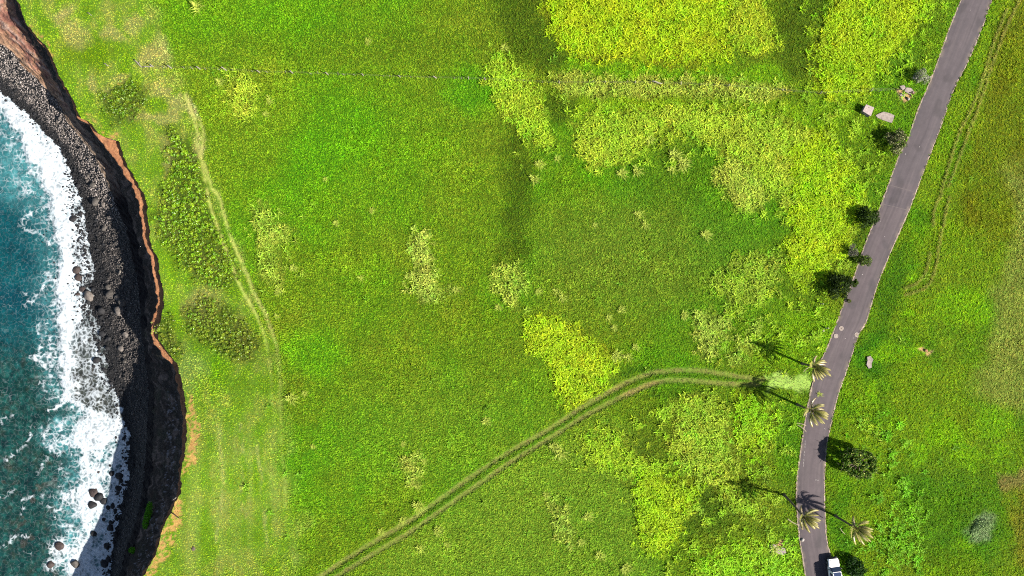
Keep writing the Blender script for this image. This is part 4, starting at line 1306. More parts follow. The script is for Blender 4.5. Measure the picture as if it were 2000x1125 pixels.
CL = [clump_mesh(700 + i, 3 + i % 3) for i in range(6)]
for i, (x, y, s, lab) in enumerate([
    (635, 352, .7, 'left one of the three lone pale grass clumps in the upper middle pasture'),
    (656, 432, .8, 'pale grass clump below the leftmost lone clump of the upper middle pasture'),
    (725, 410, .7, 'right one of the three lone pale grass clumps in the upper middle pasture'),
    (702, 543, .8, 'pale grass clump alone left of the big pale thicket in mid pasture'),
    (540, 616, .7, 'pale grass clump right beside the coast footpath'),
    (570, 775, 1.3, 'big pale grass clump of a pair on the lower coast side'),
    (596, 768, .8, 'small pale grass clump of the pair on the lower coast side'),
    (613, 867, .7, 'pale grass clump alone below the pair on the lower coast side'),
    (787, 864, .6, 'tiny pale clump just above the small pale thicket near the track'),
    (826, 899, .8, 'pale clump right of the small pale thicket near the track'),
    (814, 948, .8, 'pale clump under the small pale thicket near the track'),
    (816, 985, 1.5, 'large pale grass clump against the upper wheel rut'),
    (785, 1016, 1.0, 'pale clump next to the large one on the upper wheel rut'),
    (742, 1034, .9, 'pale clump lowest of those above the wheel rut'),
    (853, 1032, 1.1, 'pale clump just below the wheel ruts'),
    (817, 1070, 1.1, 'pale double clump below the wheel ruts in the lower pasture'),
    (873, 1062, .8, 'small ring shaped clump below the wheel ruts'),
    (947, 822, 1.0, 'pale clump alone between the wheel ruts and the bright thicket'),
    (888, 567, .9, 'pale clump at the tail of the central thicket'),
    (970, 597, .9, 'pale clump below the round thicket of mid pasture'),
    (1052, 566, .8, 'single pale clump right of the round thicket of mid pasture'),
    (1083, 568, .9, 'left clump of the touching pair right of the round thicket'),
    (1098, 578, 1.1, 'right clump of the touching pair right of the round thicket'),
    (1211, 605, .9, 'upper clump of the loose trio in the right middle pasture'),
    (1187, 622, .9, 'middle clump of the loose trio in the right middle pasture'),
    (1199, 636, .8, 'lowest clump of the loose trio in the right middle pasture'),
    (1334, 613, 1.0, 'pale clump alone left of the right hand thickets'),
    (1243, 419, 1.1, 'upper clump of a pair in the open right pasture'),
    (1260, 437, 1.0, 'lower clump of a pair in the open right pasture'),
    (1376, 457, 1.2, 'pale clump with a dark side alone in the open right pasture'),
    (1160, 441, .7, 'faint small clump alone in the open middle right pasture'),
    (1238, 674, .9, 'pale clump between the bright thicket and the track bend'),
    (1202, 690, 1.3, 'big pale clump touching the tip of the bright thicket'),
    (1222, 698, 1.0, 'pale clump right of the bright thicket tip'),
    (1243, 332, 1.3, 'middle clump of the row under the large upper thicket'),
    (1212, 338, 1.2, 'left clump of the row under the large upper thicket'),
    (1266, 275, 1.2, 'pale clump in the bay of the large upper thicket'),
    (1310, 300, 1.7, 'largest lone clump below the large upper thicket'),
    (1330, 318, 1.5, 'pale clump joined to the largest lone one'),
    (1308, 333, 1.1, 'lowest clump under the largest lone one'),
    (1042, 348, 1.2, 'pale clump at the end of the left upper thicket'),
    (1052, 320, 1.1, 'pale clump between the left upper thicket and its last clump'),
    (1087, 312, .9, 'small pale clump right of the left upper thicket'),
    (982, 90, 1.0, 'pale clump above the left upper thicket'),
    (717, 80, .8, 'faint clump alone in the upper pasture above the fence'),
    (427, 160, 1.1, 'pale clump left of the small thicket by the fence'),
    (528, 195, 1.0, 'pale clump right of the small thicket by the fence'),
    (519, 223, .7, 'tiny clump below right of the small thicket by the fence'),
    (530, 460, .9, 'pale clump on the right of the coast side thicket'),
    (570, 520, 1.0, 'pale clump lower right of the coast side thicket'),
    (542, 566, .9, 'last clump under the coast side thicket'),
    (380, 12, 1.6, 'pale clump at the top edge of the pasture'),
    (1066, 965, .9, 'pale clump just above the lower thicket right of the ruts'),
    (1145, 1008, 1.1, 'pale clump right of the lower thicket beyond the ruts'),
    (1132, 1058, 1.0, 'pale clump under the lower thicket beyond the ruts'),
    (1167, 1078, 1.2, 'pale clump near the bottom, left of its twin'),
    (1221, 1104, 1.2, 'pale clump near the bottom, right of its twin'),
    (1111, 1067, .8, 'small clump near the bottom under the lower thicket'),
    (1095, 880, 1.6, 'spread pale clump just below the wheel ruts at mid height'),
    (1080, 870, 1.2, 'pale clump touching the spread one below the wheel ruts'),
    (1508, 1072, 1.3, 'dry pale clump beside the broken slab near the bottom'),
    (1597, 768, .7, 'short pale clump on the verge beside the second palm'),
]):
    p = P(x, y); z = float(ground_z(np.array([p[0]]), np.array([p[1]]))[0])
    o = link('grass_clump', CL[i % 6], None, None, (p[0], p[1], z), (0, 0, random.uniform(-.6, .6)), (s * .95,) * 3)
    props(o, lab, 'grass clump', 'lone clumps of pale grass')


# ------------------------------------------------------------------ road
def build_road():
    ys = np.arange(-330, 1460, 2.0)
    xl, xr = road_xs(ys)
    u = np.linspace(0, 1, 25)
    jl = 0.9 * vn(ys / 9, ys * 0, 801) + 0.5 * vn(ys / 4, ys * 0, 802); jr = 0.9 * vn(ys / 9, ys * 0, 803) + 0.5 * vn(ys / 4, ys * 0, 804)
    xl = xl + jl; xr = xr + jr
    px = xl[:, None] * (1 - u) + xr[:, None] * u; py = np.repeat(ys[:, None], 25, 1)
    s = 1 / PPM
    X = (px - 1000) * s; Y = (562.5 - py) * s
    Z = 0.02 + 0.05 * np.sin(np.pi * u)[None, :] + 0.006 * fbm(X * 0.8, Y * 0.8, 805, 3)
    c = np.empty(px.shape + (3,)); c[:] = lin((114, 101, 104))
    uu = np.repeat(u[None, :], len(ys), 0)
    # wheel-worn lanes, patches and joints
    c = mixc(c, (126, 113, 114), 0.5 * np.exp(-((uu - .3) / .12) ** 2) + 0.5 * np.exp(-((uu - .72) / .12) ** 2))
    c = mixc(c, (104, 94, 96), np.clip(0.1 + 0.7 * fbm(uu * 3.0, py / 90, 807, 3), 0, 0.6))
    c = mixc(c, (96, 88, 94), 0.5 * sst(362 + 12 * u[None, :], 368 + 12 * u[None, :], py) * sst(404 + 8 * u[None, :], 400 + 8 * u[None, :], py))
    c = mixc(c, (96, 88, 92), 0.45 * np.clip(np.exp(-(uu / .1) ** 2) + np.exp(-((1 - uu) / .1) ** 2), 0, 1))
    c = mixc(c, (110, 102, 106), 0.5 * sst(365, 355, py))
    c = mixc(c, (138, 124, 124), np.clip(0.05 + 0.5 * fbm(uu * 13, py / 160, 821, 3), 0, 0.45))
    c = mixc(c, (84, 76, 80), np.clip(-0.05 + 0.5 * fbm(uu * 10, py / 210, 823, 3), 0, 0.45))
    c = mixc(c, (92, 84, 86), 0.55 * sst(0.35, 0.55, vn(px / 26, py / 34, 825)))
    edge_ = np.minimum(uu, 1 - uu)
    c = mixc(c, (170, 152, 132), 0.6 * sst(0.16, 0.0, edge_) * sst(0.0, 0.5, fbm(px / 12, py / 18, 827, 3)))
    V = np.stack([X, Y, Z], -1).reshape(-1, 3)
    F = grid_faces(len(ys), 25)[:, ::-1]
    mat = attr_mat('worn asphalt', 0.85, ((60, 0.86, 1.14), (1.3, 0.92, 1.08), (0.35, 0.93, 1.07)), bump=0.004, bump_scale=70, spec=0.2)
    o = link('road', mesh_np('road', V, F, c.reshape(-1, 3) / G), mat)
    o['kind'] = 'structure'; o['label'] = 'narrow grey asphalt lane curving down the right side of the pasture'
    # crumbling pale edges
    em = attr_mat('pale gravel edge', 0.95, ((25, 0.6, 1.4), (5, 0.8, 1.2)), bump=0.02, bump_scale=30)
    mb_v = []; mb_f = []; mb_c = []
    for side, xe, sd in ((-1, xl, 811), (1, xr, 813)):
        w = np.clip(2.2 + 1.5 * vn(ys / 14, ys * 0, sd) + 1.2 * vn(ys / 5, ys * 0, sd + 1), 0.35, 6)
        if side == 1: w = w * (0.75 + 0.5 * sst(-0.2, 0.5, vn(ys / 60, ys * 0, 815)))
        a = xe - side * w * 0.45; b = xe + side * w * 0.6
        n0 = len(mb_v)
        for i, y in enumerate(ys):
            for x, z in ((a[i], 0.034), (xe[i], 0.040), (b[i], 0.012)):
                mb_v.append(((x - 1000) * s, (562.5 - y) * s, z))
                k = 0.8 + 0.5 * random.random()
                cc = np.array(A(214, 190, 170)) if random.random() < 0.75 else np.array(A(150, 130, 110))
                mb_c.append(cc * k)
        for i in range(len(ys) - 1):
            for j in range(2):
                q = n0 + i * 3 + j
                mb_f.append((q, q + 3, q + 4, q + 1) if side == -1 else (q + 1, q + 4, q + 3, q))
    o = link('road_edge', mesh_np('road_edge', np.array(mb_v), mb_f, np.array(mb_c)), em)
    o['kind'] = 'structure'; o['label'] = 'pale crumbling gravel margin along both sides of the lane'
    # seams across the road: thin raised tar / concrete joint
    jm = attr_mat('pale road joint', 0.9, ((20, 0.7, 1.3),), base=A(150, 138, 134))
    for x0, y0, x1, y1 in ((1735, 361, 1783, 374), (1722, 398, 1775, 411)):
        mb = MB(); pts = []
        for t in np.linspace(0, 1, 12):
            q = P(x0 + (x1 - x0) * t, y0 + (y1 - y0) * t); uu_ = 0.08 + 0.84 * t
            pts.append((q[0], q[1], 0.021 + 0.05 * math.sin(math.pi * uu_)))
        mb.tube(pts, 0.03, 5)
        o = mb.build('road_joint', jm); o['kind'] = 'structure'
        o['label'] = 'thin pale seam across the lane'
    # pale scuffs and spots
    sm = attr_mat('pale scuff', 0.9, ((20, 0.6, 1.3),), base=A(205, 195, 190))
    mb = MB()
    def road_z(x, y):
        a, b = road_xs(np.array([y])); u_ = (x - a[0]) / (b[0] - a[0]); return 0.03 + 0.05 * math.sin(math.pi * min(max(u_, 0), 1))
    for x, y, r in ((1593, 937, .9), (1597, 938, .9), (1666, 660, .7), (1684, 536, .9), (1719, 432, .5), (1727, 462, .6), (1610, 837, .7), (1612, 838, .5), (1768, 301, .9), (1795, 287, .8), (1806, 197, .6), (1650, 661, .8), (1895, 20, .6)):
        q = P(x, y); mb.disc((q[0], q[1], road_z(x, y) - 0.01), r / PPM * 1.3, 0.016, 7, inset=0.02)
    for k in range(10):
        x = 1572 - k * 0.35; y = 862 + k * 5.2
        if k in (3, 6): continue
        q = P(x + random.uniform(-.5, .5), y); mb.box((q[0], q[1], road_z(x, y)), (0.07, 0.28, 0.014), rz=0.08)
    o = mb.build('paint_scuffs', sm); o['kind'] = 'structure'; o['label'] = 'scattered pale paint spots and scuffs on the lane'
    return road_z


ROADZ = build_road()

# manhole covers
rim_m = attr_mat('pale mortar ring', 0.9, ((25, 0.75, 1.2),), base=A(222, 204, 190))
cov_m = attr_mat('worn cover', 0.7, ((40, 0.75, 1.25),), base=A(196, 176, 160))
hub_m = attr_mat('dark cover boss', 0.6, (), base=A(90, 70, 62)); hubw_m = attr_mat('white cover boss', 0.6, (), base=A(245, 240, 235)); hubt_m = attr_mat('tan cover boss', 0.7, (), base=A(206, 170, 140))
for x, y, hm, lab in ((1642.8, 641.4, hub_m, 'pale round manhole cover with a dark centre, uppermost of the three'),
                      (1632.3, 656.2, hubw_m, 'pale round manhole cover with a white centre by the left road edge'),
                      (1673.0, 653.6, hubt_m, 'tan round manhole cover by the right road edge')):
    p = P(x, y); z = ROADZ(x, y)
    e = empty('manhole_cover', (p[0], p[1], z), lab, 'manhole cover', 'manhole covers in the road')
    mb = MB(); mb.ring((0, 0, -0.03), 0.31, 0.215, 0.055, 32); mb.build('rim', rim_m, e)
    mb = MB(); mb.disc((0, 0, -0.03), 0.205, 0.045, 32, inset=0.01)
    for k in range(8):
        a = k * math.pi / 4; mb.box((0.14 * math.cos(a), 0.14 * math.sin(a), 0.018), (0.08, 0.02, 0.008), rz=a)
    mb.build('cover', cov_m, e)
    mb = MB(); mb.disc((0, 0, 0.016), 0.075, 0.02, 16, inset=0.01); mb.build('boss', hm, e)


# ------------------------------------------------------------------ concrete box, slabs, rubble, rocks
def prism(mb, pts, z0, z1, jitter=0.0, inset=0.02):
    n = len(pts); vs = []
    c = np.mean(np.array(pts), 0)
    for z, k in ((z0, 1.0), (z1 - inset, 1.0), (z1, 1 - inset)):
        for p in pts:
            q = c + (np.array(p) - c) * k
            vs.append((q[0], q[1], z + random.uniform(-jitter, jitter)))
    fs = []
    for j in range(2):
        for i in range(n):
            a = j * n + i; b = j * n + (i + 1) % n
            fs.append((a, b, b + n, a + n))
    fs.append(tuple(2 * n + i for i in range(n))); fs.append(tuple(range(n))[::-1])
    mb.add(vs, fs)


def ccw(pts):
    a = sum(pts[i][0] * pts[(i + 1) % len(pts)][1] - pts[(i + 1) % len(pts)][0] * pts[i][1] for i in range(len(pts)))
    return pts if a > 0 else pts[::-1]


hb = 0.85
tp = ccw([tuple(P(x, y, hb)[:2]) for x, y in BOX_PX])
cen = np.mean(np.array(tp), 0)
e = empty('utility_box', (cen[0], cen[1], 0), 'pale concrete utility box standing in the grass beside a flat slab', 'utility box')
loc = [tuple(np.array(q) - cen) for q in tp]
mb = MB(); prism(mb, [tuple(np.array(q) * 0.94) for q in loc], -0.05, hb - 0.09); mb.build('body', M_conc2, e)
mb = MB(); prism(mb, loc, hb - 0.088, hb); mb.build('lid', M_conc, e)
mb = MB(); mb.box((0.05, 0.3, hb + 0.01), (0.22, 0.05, 0.03), rz=-0.4, bev=0.008); mb.build('handle', M_iron, e)
mb = MB()
q0, q1 = np.array(loc[0]), np.array(loc[1]); mid = (q0 + q1) / 2 * 0.955
ang = math.atan2((q1 - q0)[1], (q1 - q0)[0])
mb.box((mid[0], mid[1], 0.4), (0.6, 0.04, 0.5), rz=ang, bev=0.01); mb.build('door', M_conc, e)

mb = MB(); prism(mb, ccw([tuple(P(x, y, 0.1)[:2]) for x, y in SLAB_PX]), -0.05, 0.12, 0.004)
o = mb.build('concrete_slab', M_conc2); props(o, 'flat weathered concrete slab with a ragged outline near the utility box', 'slab')
mb = MB(); prism(mb, ccw([tuple(P(x, y, 0.1)[:2]) for x, y in [(1503, 1064), (1511, 1062), (1520, 1068), (1532, 1070), (1535, 1079), (1528, 1084), (1518, 1080), (1512, 1078), (1506, 1080), (1503, 1073)]]), -0.05, 0.22, 0.02)
o = mb.build('broken_slab', M_conc2); props(o, 'broken grey slab in the grass left of the road near the bottom', 'slab')
mb = MB(); prism(mb, ccw([tuple(P(x, y, 0.1)[:2]) for x, y in [(1693, 697), (1700, 695), (1705, 702), (1702, 710), (1702, 718), (1696, 720), (1692, 712), (1694, 704)]]), -0.05, 0.2, 0.03)
o = mb.build('stone_block', M_conc2); props(o, 'low pale concrete block in the grass right of the road', 'stone')
for nm, pts, h, lab in (
    ('rubble', [(1770, 171), (1780, 172), (1786, 180), (1780, 187), (1772, 182), (1766, 178)], .16, 'largest pale slab of broken concrete in the heap beside the road'),
    ('rubble', [(1757, 168), (1766, 166), (1770, 173), (1762, 176)], .12, 'left broken concrete piece of the heap beside the road'),
    ('rubble', [(1760, 181), (1768, 183), (1768, 189), (1758, 187)], .12, 'lower left broken concrete piece of the heap beside the road')):
    mb = MB(); prism(mb, ccw([tuple(P(x, y, 0.1)[:2]) for x, y in pts]), -0.05, h, 0.05)
    o = mb.build(nm, M_conc2); props(o, lab, 'rubble', 'broken concrete heap')
p = P(1780, 183); mb = MB()
mb.tube([(p[0] - .35, p[1] + .12, .22), (p[0], p[1], .23), (p[0] + .28, p[1] - .1, .21)], 0.06, 7)
mb.tube([(p[0] + .1, p[1] + .3, .22), (p[0] + .05, p[1] - .25, .21)], 0.05, 7)
o = mb.build('rusty_pipe', M_iron, smooth=True); props(o, 'rusty red pipe lying on the broken concrete heap', 'pipe')

rk = stone_mesh('rock', 2, 901, .6)
rk.materials.append(M_stone)
def rock(px, py, r, col, lab, cat='rock', h=.5):
    p = P(px, py); z = float(ground_z(np.array([p[0]]), np.array([p[1]]))[0])
    xl, xr = road_xs(np.array([py]))
    if xl[0] < px < xr[0]: z = 0.03
    R = r / PPM
    o = link('rock', rk, None, None, (p[0], p[1], z + R * .2), (random.uniform(-.2, .2), random.uniform(-.2, .2), random.uniform(0, 6)), (R, R, R * h * 2)); o.color = (*col, 1)
    props(o, lab, cat)
WHT = A(240, 225, 215)
rock(1566.5, 1054, 4, WHT, 'white angular stone lying on the left edge of the road')
rock(1774, 193.5, 3, WHT, 'small white stone below the broken concrete heap', h=.6)
rock(1771, 191, 2.6, DARK, 'small dark stone touching the white one below the heap', h=.6)
rock(1606.5, 645.5, 3, A(225, 210, 190), 'pale stone in the verge left of the manhole covers', h=.7)
rock(1808, 685, 4, A(200, 140, 95), 'reddish stone on the bare patch right of the road', h=.3)
rock(375, 1073, 5, A(130, 115, 95), 'flat grey brown stone in the coast grass near the bottom', h=.25)

# short marker posts with shadows, left verge
def post(px, py, h, r, lab, lean=(0, 0)):
    p = P(px, py); z = float(ground_z(np.array([p[0]]), np.array([p[1]]))[0])
    mb = MB(); mb.tube([(0, 0, -.1), (lean[0] * .5, lean[1] * .5, h * .5), (lean[0], lean[1], h)], [r, r * .95, r * .9], 8)
    o = mb.build('marker_post', M_wood, loc=(p[0], p[1], z)); props(o, lab, 'post')
post(1601, 593, .75, .08, 'short grey post in the grass below the double dark bush', (.12, -.03))
post(1610, 641, .8, .09, 'short leaning grey post beside the pale stone on the verge', (.2, .06))

# ------------------------------------------------------------------ fence, poles, driftwood
FN = [(300, 131), (336, 134), (392, 136), (443, 138), (508, 142), (572, 143), (641, 146), (710, 148), (782, 151), (853, 153), (915, 155), (948, 157), (1092, 164), (1180, 162), (1240, 163), (1330, 166), (1420, 170), (1530, 178), (1600, 184), (1700, 180), (1755, 176)]
FW = []
for x, y in FN:
    p = P(x, y); FW.append(Vector((p[0], p[1], float(ground_z(np.array([p[0]]), np.array([p[1]]))[0]))))
fe = empty('wire_fence', FW[0], 'old wire fence with leaning wooden posts crossing the upper pasture', 'fence')
o0 = FW[0]
tops = []
for i, q in enumerate(FW):
    ln = Vector((random.uniform(-.5, .1), random.uniform(-.05, .4), 0)) * (0.9 if i % 2 else 0.4)
    h = random.uniform(.8, 1.05)
    mb = MB(); mb.tube([q - o0 - Vector((0, 0, .1)), q - o0 + ln * .5 + Vector((0, 0, h * .5)), q - o0 + ln + Vector((0, 0, h))], [.075, .07, .06], 7)
    mb.build('post', M_wood, fe)
    tops.append((q - o0, ln, h))
wm = attr_mat('old wire', 0.6, (), base=A(150, 140, 110))
for hh in (.35, .62, .88):
    mb = MB(); pts = []
    for i in range(len(tops) - 1):
        a = tops[i][0] + tops[i][1] * hh + Vector((0, 0, tops[i][2] * hh)); b = tops[i + 1][0] + tops[i + 1][1] * hh + Vector((0, 0, tops[i + 1][2] * hh))
        for t in np.linspace(0, 1, 5, endpoint=False):
            q = a.lerp(b, t); q.z -= .16 * 4 * t * (1 - t) * .5; pts.append(q)
    mb.tube(pts, .006, 4); mb.build('wire', wm, fe)
for i in range(len(FW) - 1):
    for t in (.25, .5, .75):
        if random.random() < .45: continue
        q = FW[i].lerp(FW[i + 1], t + random.uniform(-.08, .08)) - o0; h = random.uniform(.5, .85)
        mb = MB(); mb.tube([q + Vector((0, 0, -.05)), q + Vector((random.uniform(-.15, .15), random.uniform(-.1, .2), h))], .028, 5); mb.build('stake', M_wood, fe)


def pole(x0, y0, x1, y1, r, lab, mat=M_wood, name='pole', z0=.1, z1=.12, cat='pole', bend=.05, fork=None):
    a = P(x0, y0); b = P(x1, y1)
    za = float(ground_z(np.array([a[0]]), np.array([a[1]]))[0]); zb = float(ground_z(np.array([b[0]]), np.array([b[1]]))[0])
    A_ = Vector((a[0], a[1], za + z0)); B_ = Vector((b[0], b[1], zb + z1))
    mb = MB(); side = Vector((-(B_ - A_).y, (B_ - A_).x, 0)).normalized()
    mb.tube([A_, A_.lerp(B_, .35) + side * bend, A_.lerp(B_, .7) - side * bend * .5, B_], [r, r * .95, r * .85, r * .6], 7)
    if fork:
        m_ = A_.lerp(B_, .55); mb.tube([m_, m_ + Vector(fork)], [r * .7, r * .3], 6)
    o = mb.build(name, mat, smooth=True); props(o, lab, cat)


pole(262, 117, 278, 132, .085, 'longer weathered pole lying slanted at the seaward end of the fence', fork=(.25, .3, .05))
pole(279, 131.5, 297, 130.5, .075, 'weathered pole lying level at the seaward end of the fence')
pole(203.5, 124, 213, 129.5, .06, 'short bleached stick in the coast grass above the dark shrubs', name='stick', cat='stick')
pole(171, 25, 181, 31, .05, 'bleached stick in the coast grass near the top', name='stick', cat='stick')
pole(1271, 162, 1291, 166, .09, 'pale broken post fallen across the tall grass row', name='fallen_post', z0=.95, z1=.7, cat='post')
pole(340, 997, 355, 1010, .07, 'dark dead branch lying over the orange cliff rim', M_darkwood, 'dead_branch', .25, .2, 'branch', .03)
pole(353, 966, 345, 972, .05, 'pale dead branch sticking out over the cliff rim', M_wood, 'dead_branch', .2, .1, 'branch', .03)
for x0, y0, x1, y1, lab in ((232, 428, 235, 436, 'short pale drift log in the shaded cobbles'), (228, 516, 242, 522, 'long thin pale drift log in the shaded cobbles'), (233, 528, 230, 536, 'curved thin drift log in the shaded cobbles below the long one'), (22, 159, 27, 164, 'drift log on the sunlit upper cobbles')):
    a = P(x0, y0, -8.5); b = P(x1, y1, -8.5)
    za, zb = beach_z([a[0], b[0]], [a[1], b[1]])
    mb = MB(); mb.tube([(a[0], a[1], za + .3), ((a[0] + b[0]) / 2 + .1, (a[1] + b[1]) / 2, (za + zb) / 2 + .35), (b[0], b[1], zb + .3)], [.07, .065, .04], 7)
    o = mb.build('drift_log', M_wood, smooth=True); props(o, lab, 'log')


# ------------------------------------------------------------------ bushes and trees
def crown_mesh(seed, lobes, n, leaf, c0, c1, pale=None, palef=0.0, elong=.5):
    """leaves spread on and in several lobes: (x,y,z,rx,ry,rz)"""
    r = random.Random(seed); v = []; f = []; c = []; t = []
    vol = [l[3] * l[4] for l in lobes]
    for l, w in zip(lobes, vol):
        m = int(n * w / sum(vol))
        for i in range(m):
            d_ = Vector((r.gauss(0, 1), r.gauss(0, 1), r.gauss(0, 1))).normalized()
            if d_.z < -.5: d_.z *= -1
            k = r.uniform(.35, 1.0) ** .5 * r.choice((1, 1, 1, 1.12))
            p = Vector((l[0] + d_.x * l[3] * k, l[1] + d_.y * l[4] * k, max(.05, l[2] + d_.z * l[5] * k)))
            nrm = (Vector((d_.x, d_.y, d_.z + .35)).normalized() + Vector((r.gauss(0, .5), r.gauss(0, .5), r.gauss(0, .5)))).normalized()
            s1 = nrm.orthogonal().normalized(); s1.rotate(Matrix.Rotation(r.uniform(0, 6.28), 3, nrm)); s2 = nrm.cross(s1)
            L = leaf * r.uniform(.6, 1.3); n0 = len(v)
            bend = nrm * (-.25 * L)
            v += [p - s1 * L, p + s2 * L * elong, p + s1 * L + bend, p - s2 * L * elong]
            f.append((n0, n0 + 1, n0 + 2, n0 + 3)); t += [0, .4, 1, .4]
            a = r.random(); q = np.array(c0) * (1 - a) + np.array(c1) * a
            if pale is not None and r.random() < palef: q = np.array(pale) * r.uniform(.8, 1.1)
            c += [q] * 4
    return mesh_np('crown', np.array(v), f, cols=np.array(c), attrs={'tip': np.array(t)}, smooth=False)


def bush(px, py, lobes, n, leaf, c0, c1, label, name='bush', pale=None, palef=0, trunk_h=.8, seed=0, cat='bush', twigs=0, tw_mat=None, elong=.5, stems=4):
    p = P(px, py); z = float(ground_z(np.array([p[0]]), np.array([p[1]]))[0])
    e = empty(name, (p[0], p[1], z), label, cat)
    r = random.Random(seed)
    mb = MB()
    for k in range(stems):
        l = lobes[k % len(lobes)]
        q = Vector((l[0], l[1], l[2])) + Vector((r.gauss(0, .2), r.gauss(0, .2), r.gauss(0, .1)))
        mb.tube([(r.gauss(0, .06), r.gauss(0, .06), -.05), (q.x * .4, q.y * .4, trunk_h * .6), (q.x, q.y, q.z)], [.09, .06, .025], 6)
    mb.build('trunk', M_bark, e, smooth=True)
    if n: link('crown', crown_mesh(seed, lobes, n, leaf, c0, c1, pale, palef, elong), M_leaf, e)
    if twigs:
        mb = MB()
        for k in range(twigs):
            l = r.choice(lobes)
            d_ = Vector((r.gauss(0, 1), r.gauss(0, 1), abs(r.gauss(0, .9)))).normalized()
            tip = Vector((l[0] + d_.x * l[3], l[1] + d_.y * l[4], l[2] + d_.z * l[5]))
            mb.tube([(l[0] * .6, l[1] * .6, max(.2, l[2] - l[5] * .7)), Vector((l[0], l[1], l[2])).lerp(tip, .5) + Vector((r.gauss(0, .08),) * 3), tip], [.02, .015, .008], 4)
        mb.build('twigs', tw_mat or M_wood, e)
    return e


GD0, GD1 = A(36, 58, 18), A(92, 112, 40)
def lob(seed, n, R, zc, h):
    """irregular crown: a core and lobes of unequal size round it"""
    r = random.Random(seed); out = [(0, 0, zc, R * .62, R * .58, h)]
    for k in range(n):
        a = 2 * math.pi * k / n + r.uniform(-.4, .4); d_ = R * r.uniform(.42, .78); q = R * r.uniform(.26, .46)
        out.append((d_ * math.cos(a), d_ * math.sin(a), zc * r.uniform(.7, 1.15), q, q * r.uniform(.8, 1.1), h * r.uniform(.45, .7)))
    return out
bush(1790, 153, lob(1, 7, 1.35, 1.0, .7), 1300, .09, A(110, 134, 66, 1.4), A(190, 204, 140, 1.4), 'silvery thin bush beside the road at the top', pale=A(240, 236, 220), palef=.35, seed=1, twigs=120, tw_mat=M_wood)
bush(1742, 277, lob(2, 9, 1.7, 1.1, .85), 3600, .085, A(26, 40, 14), A(96, 110, 44), 'round dark bush with leaf highlights painted pale beside the road below the slab', pale=A(235, 232, 170), palef=.26, seed=2)  # pale share of leaves: silvery highlights put into the leaf colour
bush(1688, 426, lob(3, 8, 1.7, 1.15, .85), 2200, .12, A(24, 48, 8), A(84, 118, 22), 'dark green leafy bush overhanging the road, upper of the dark pair', seed=3)
bush(1660, 492, lob(4, 5, 1.1, .85, .6), 260, .08, A(70, 84, 36), A(120, 130, 80), 'half bare grey twiggy bush left of a small green one', seed=4, twigs=260)
bush(1681, 510, lob(5, 6, 1.1, .7, .5), 1100, .095, A(44, 84, 8), A(130, 164, 40), 'small round green bush overhanging the road edge', seed=5, pale=A(210, 220, 110), palef=.12)
bush(1632, 558, lob(6, 9, 1.9, 1.3, 1.0), 3000, .12, A(22, 44, 8), A(76, 104, 20), 'dense dark green bush with a long shadow, lowest of the roadside dark bushes', seed=6)
bush(1665, 552, lob(7, 4, .65, .8, .4), 420, .11, A(36, 64, 8), A(110, 140, 30), 'small dark green shrub between the dense dark bush and the road', seed=7, name='shrub', cat='shrub', stems=2)
bush(1656, 588, [(0, 0, .3, .32, .28, .25)], 150, .07, A(60, 80, 14), A(150, 170, 50), 'tiny green shrub sprouting on the road edge', seed=8, name='shrub', cat='shrub', stems=2, trunk_h=.2)
bush(1666, 1108, lob(9, 9, 1.9, .8, .7), 2600, .13, A(20, 60, 4), A(60, 110, 14), 'added dark green bush standing for a shadow on the verge right of the parked vehicle', seed=9)  # bush put in where an unseen tree's shadow darkens the verge
bush(1913, 1030, [(0, 0, .25, 1.1, .6, .28), (.7, .6, .22, .8, .6, .25), (-.7, -.5, .2, .7, .5, .2), (.9, -.2, .15, .5, .5, .2), (-.2, .7, .15, .5, .4, .2)], 1100, .1, A(140, 180, 90, 1.4), A(200, 225, 160, 1.4), 'pale silvery green low shrub in the grass at lower right', seed=10, name='shrub', cat='shrub', stems=3, trunk_h=.2)


def cliff_plant(px, py, zz, lobes, n, label, seed):
    for _ in range(4):
        p = P(px, py, zz); zz = float(beach_z(p[0], p[1])[0])
    e = empty('shrub', (p[0], p[1], zz), label, 'shrub', 'green shrubs on the shaded cliff')
    link('crown', crown_mesh(seed, lobes, n, .11, A(70, 150, 10, 1.5), A(120, 200, 20, 1.5)), M_leaf, e)
    mb = MB()
    for l in lobes: mb.tube([(l[0] * .5 + .2, l[1] * .5, -.2), (l[0], l[1], l[2])], [.06, .03], 5)
    mb.build('trunk', M_bark, e)


cliff_plant(294, 1006, -6, [(0, 0, .7, .6, .9, .45), (.35, 1.3, .9, .45, 1.0, .45), (-.4, -1.1, .6, .5, .8, .4)], 1500, 'long bright green shrub growing on the shaded cliff foot', 12)
cliff_plant(261, 1073, -7, [(0, 0, .4, .6, .5, .35)], 420, 'small green shrub low on the shaded cliff near the bottom', 13)

# the open crowned tree by the road
tl = [(-1.7, 1.3, 3.0, .8, .7, .4), (-.9, 1.6, 3.3, .9, .7, .5), (.1, 1.4, 3.1, .8, .6, .4), (1.0, 1.1, 2.6, .9, .7, .4), (1.7, .2, 2.1, .8, .8, .4), (1.9, -.8, 1.6, .7, .7, .35),
      (1.1, -1.6, 1.4, .9, .7, .35), (.1, -1.5, 1.9, .9, .7, .4), (-.9, -1.2, 2.3, .8, .7, .4), (-1.6, -.6, 2.7, .7, .6, .4), (-1.9, .3, 3.0, .8, .7, .45), (-.6, .4, 3.4, .9, .8, .5), (.4, -.2, 3.0, .8, .7, .45), (-2.3, -.3, 2.6, .5, .4, .3), (-2.2, 1.0, 2.9, .5, .4, .3)]
tl = [(a_ * 1.08, b_ * 1.05, .4 + c_ * .47, q1 * .78, q2 * .78, q3) for a_, b_, c_, q1, q2, q3 in tl]
p = P(1668, 900)
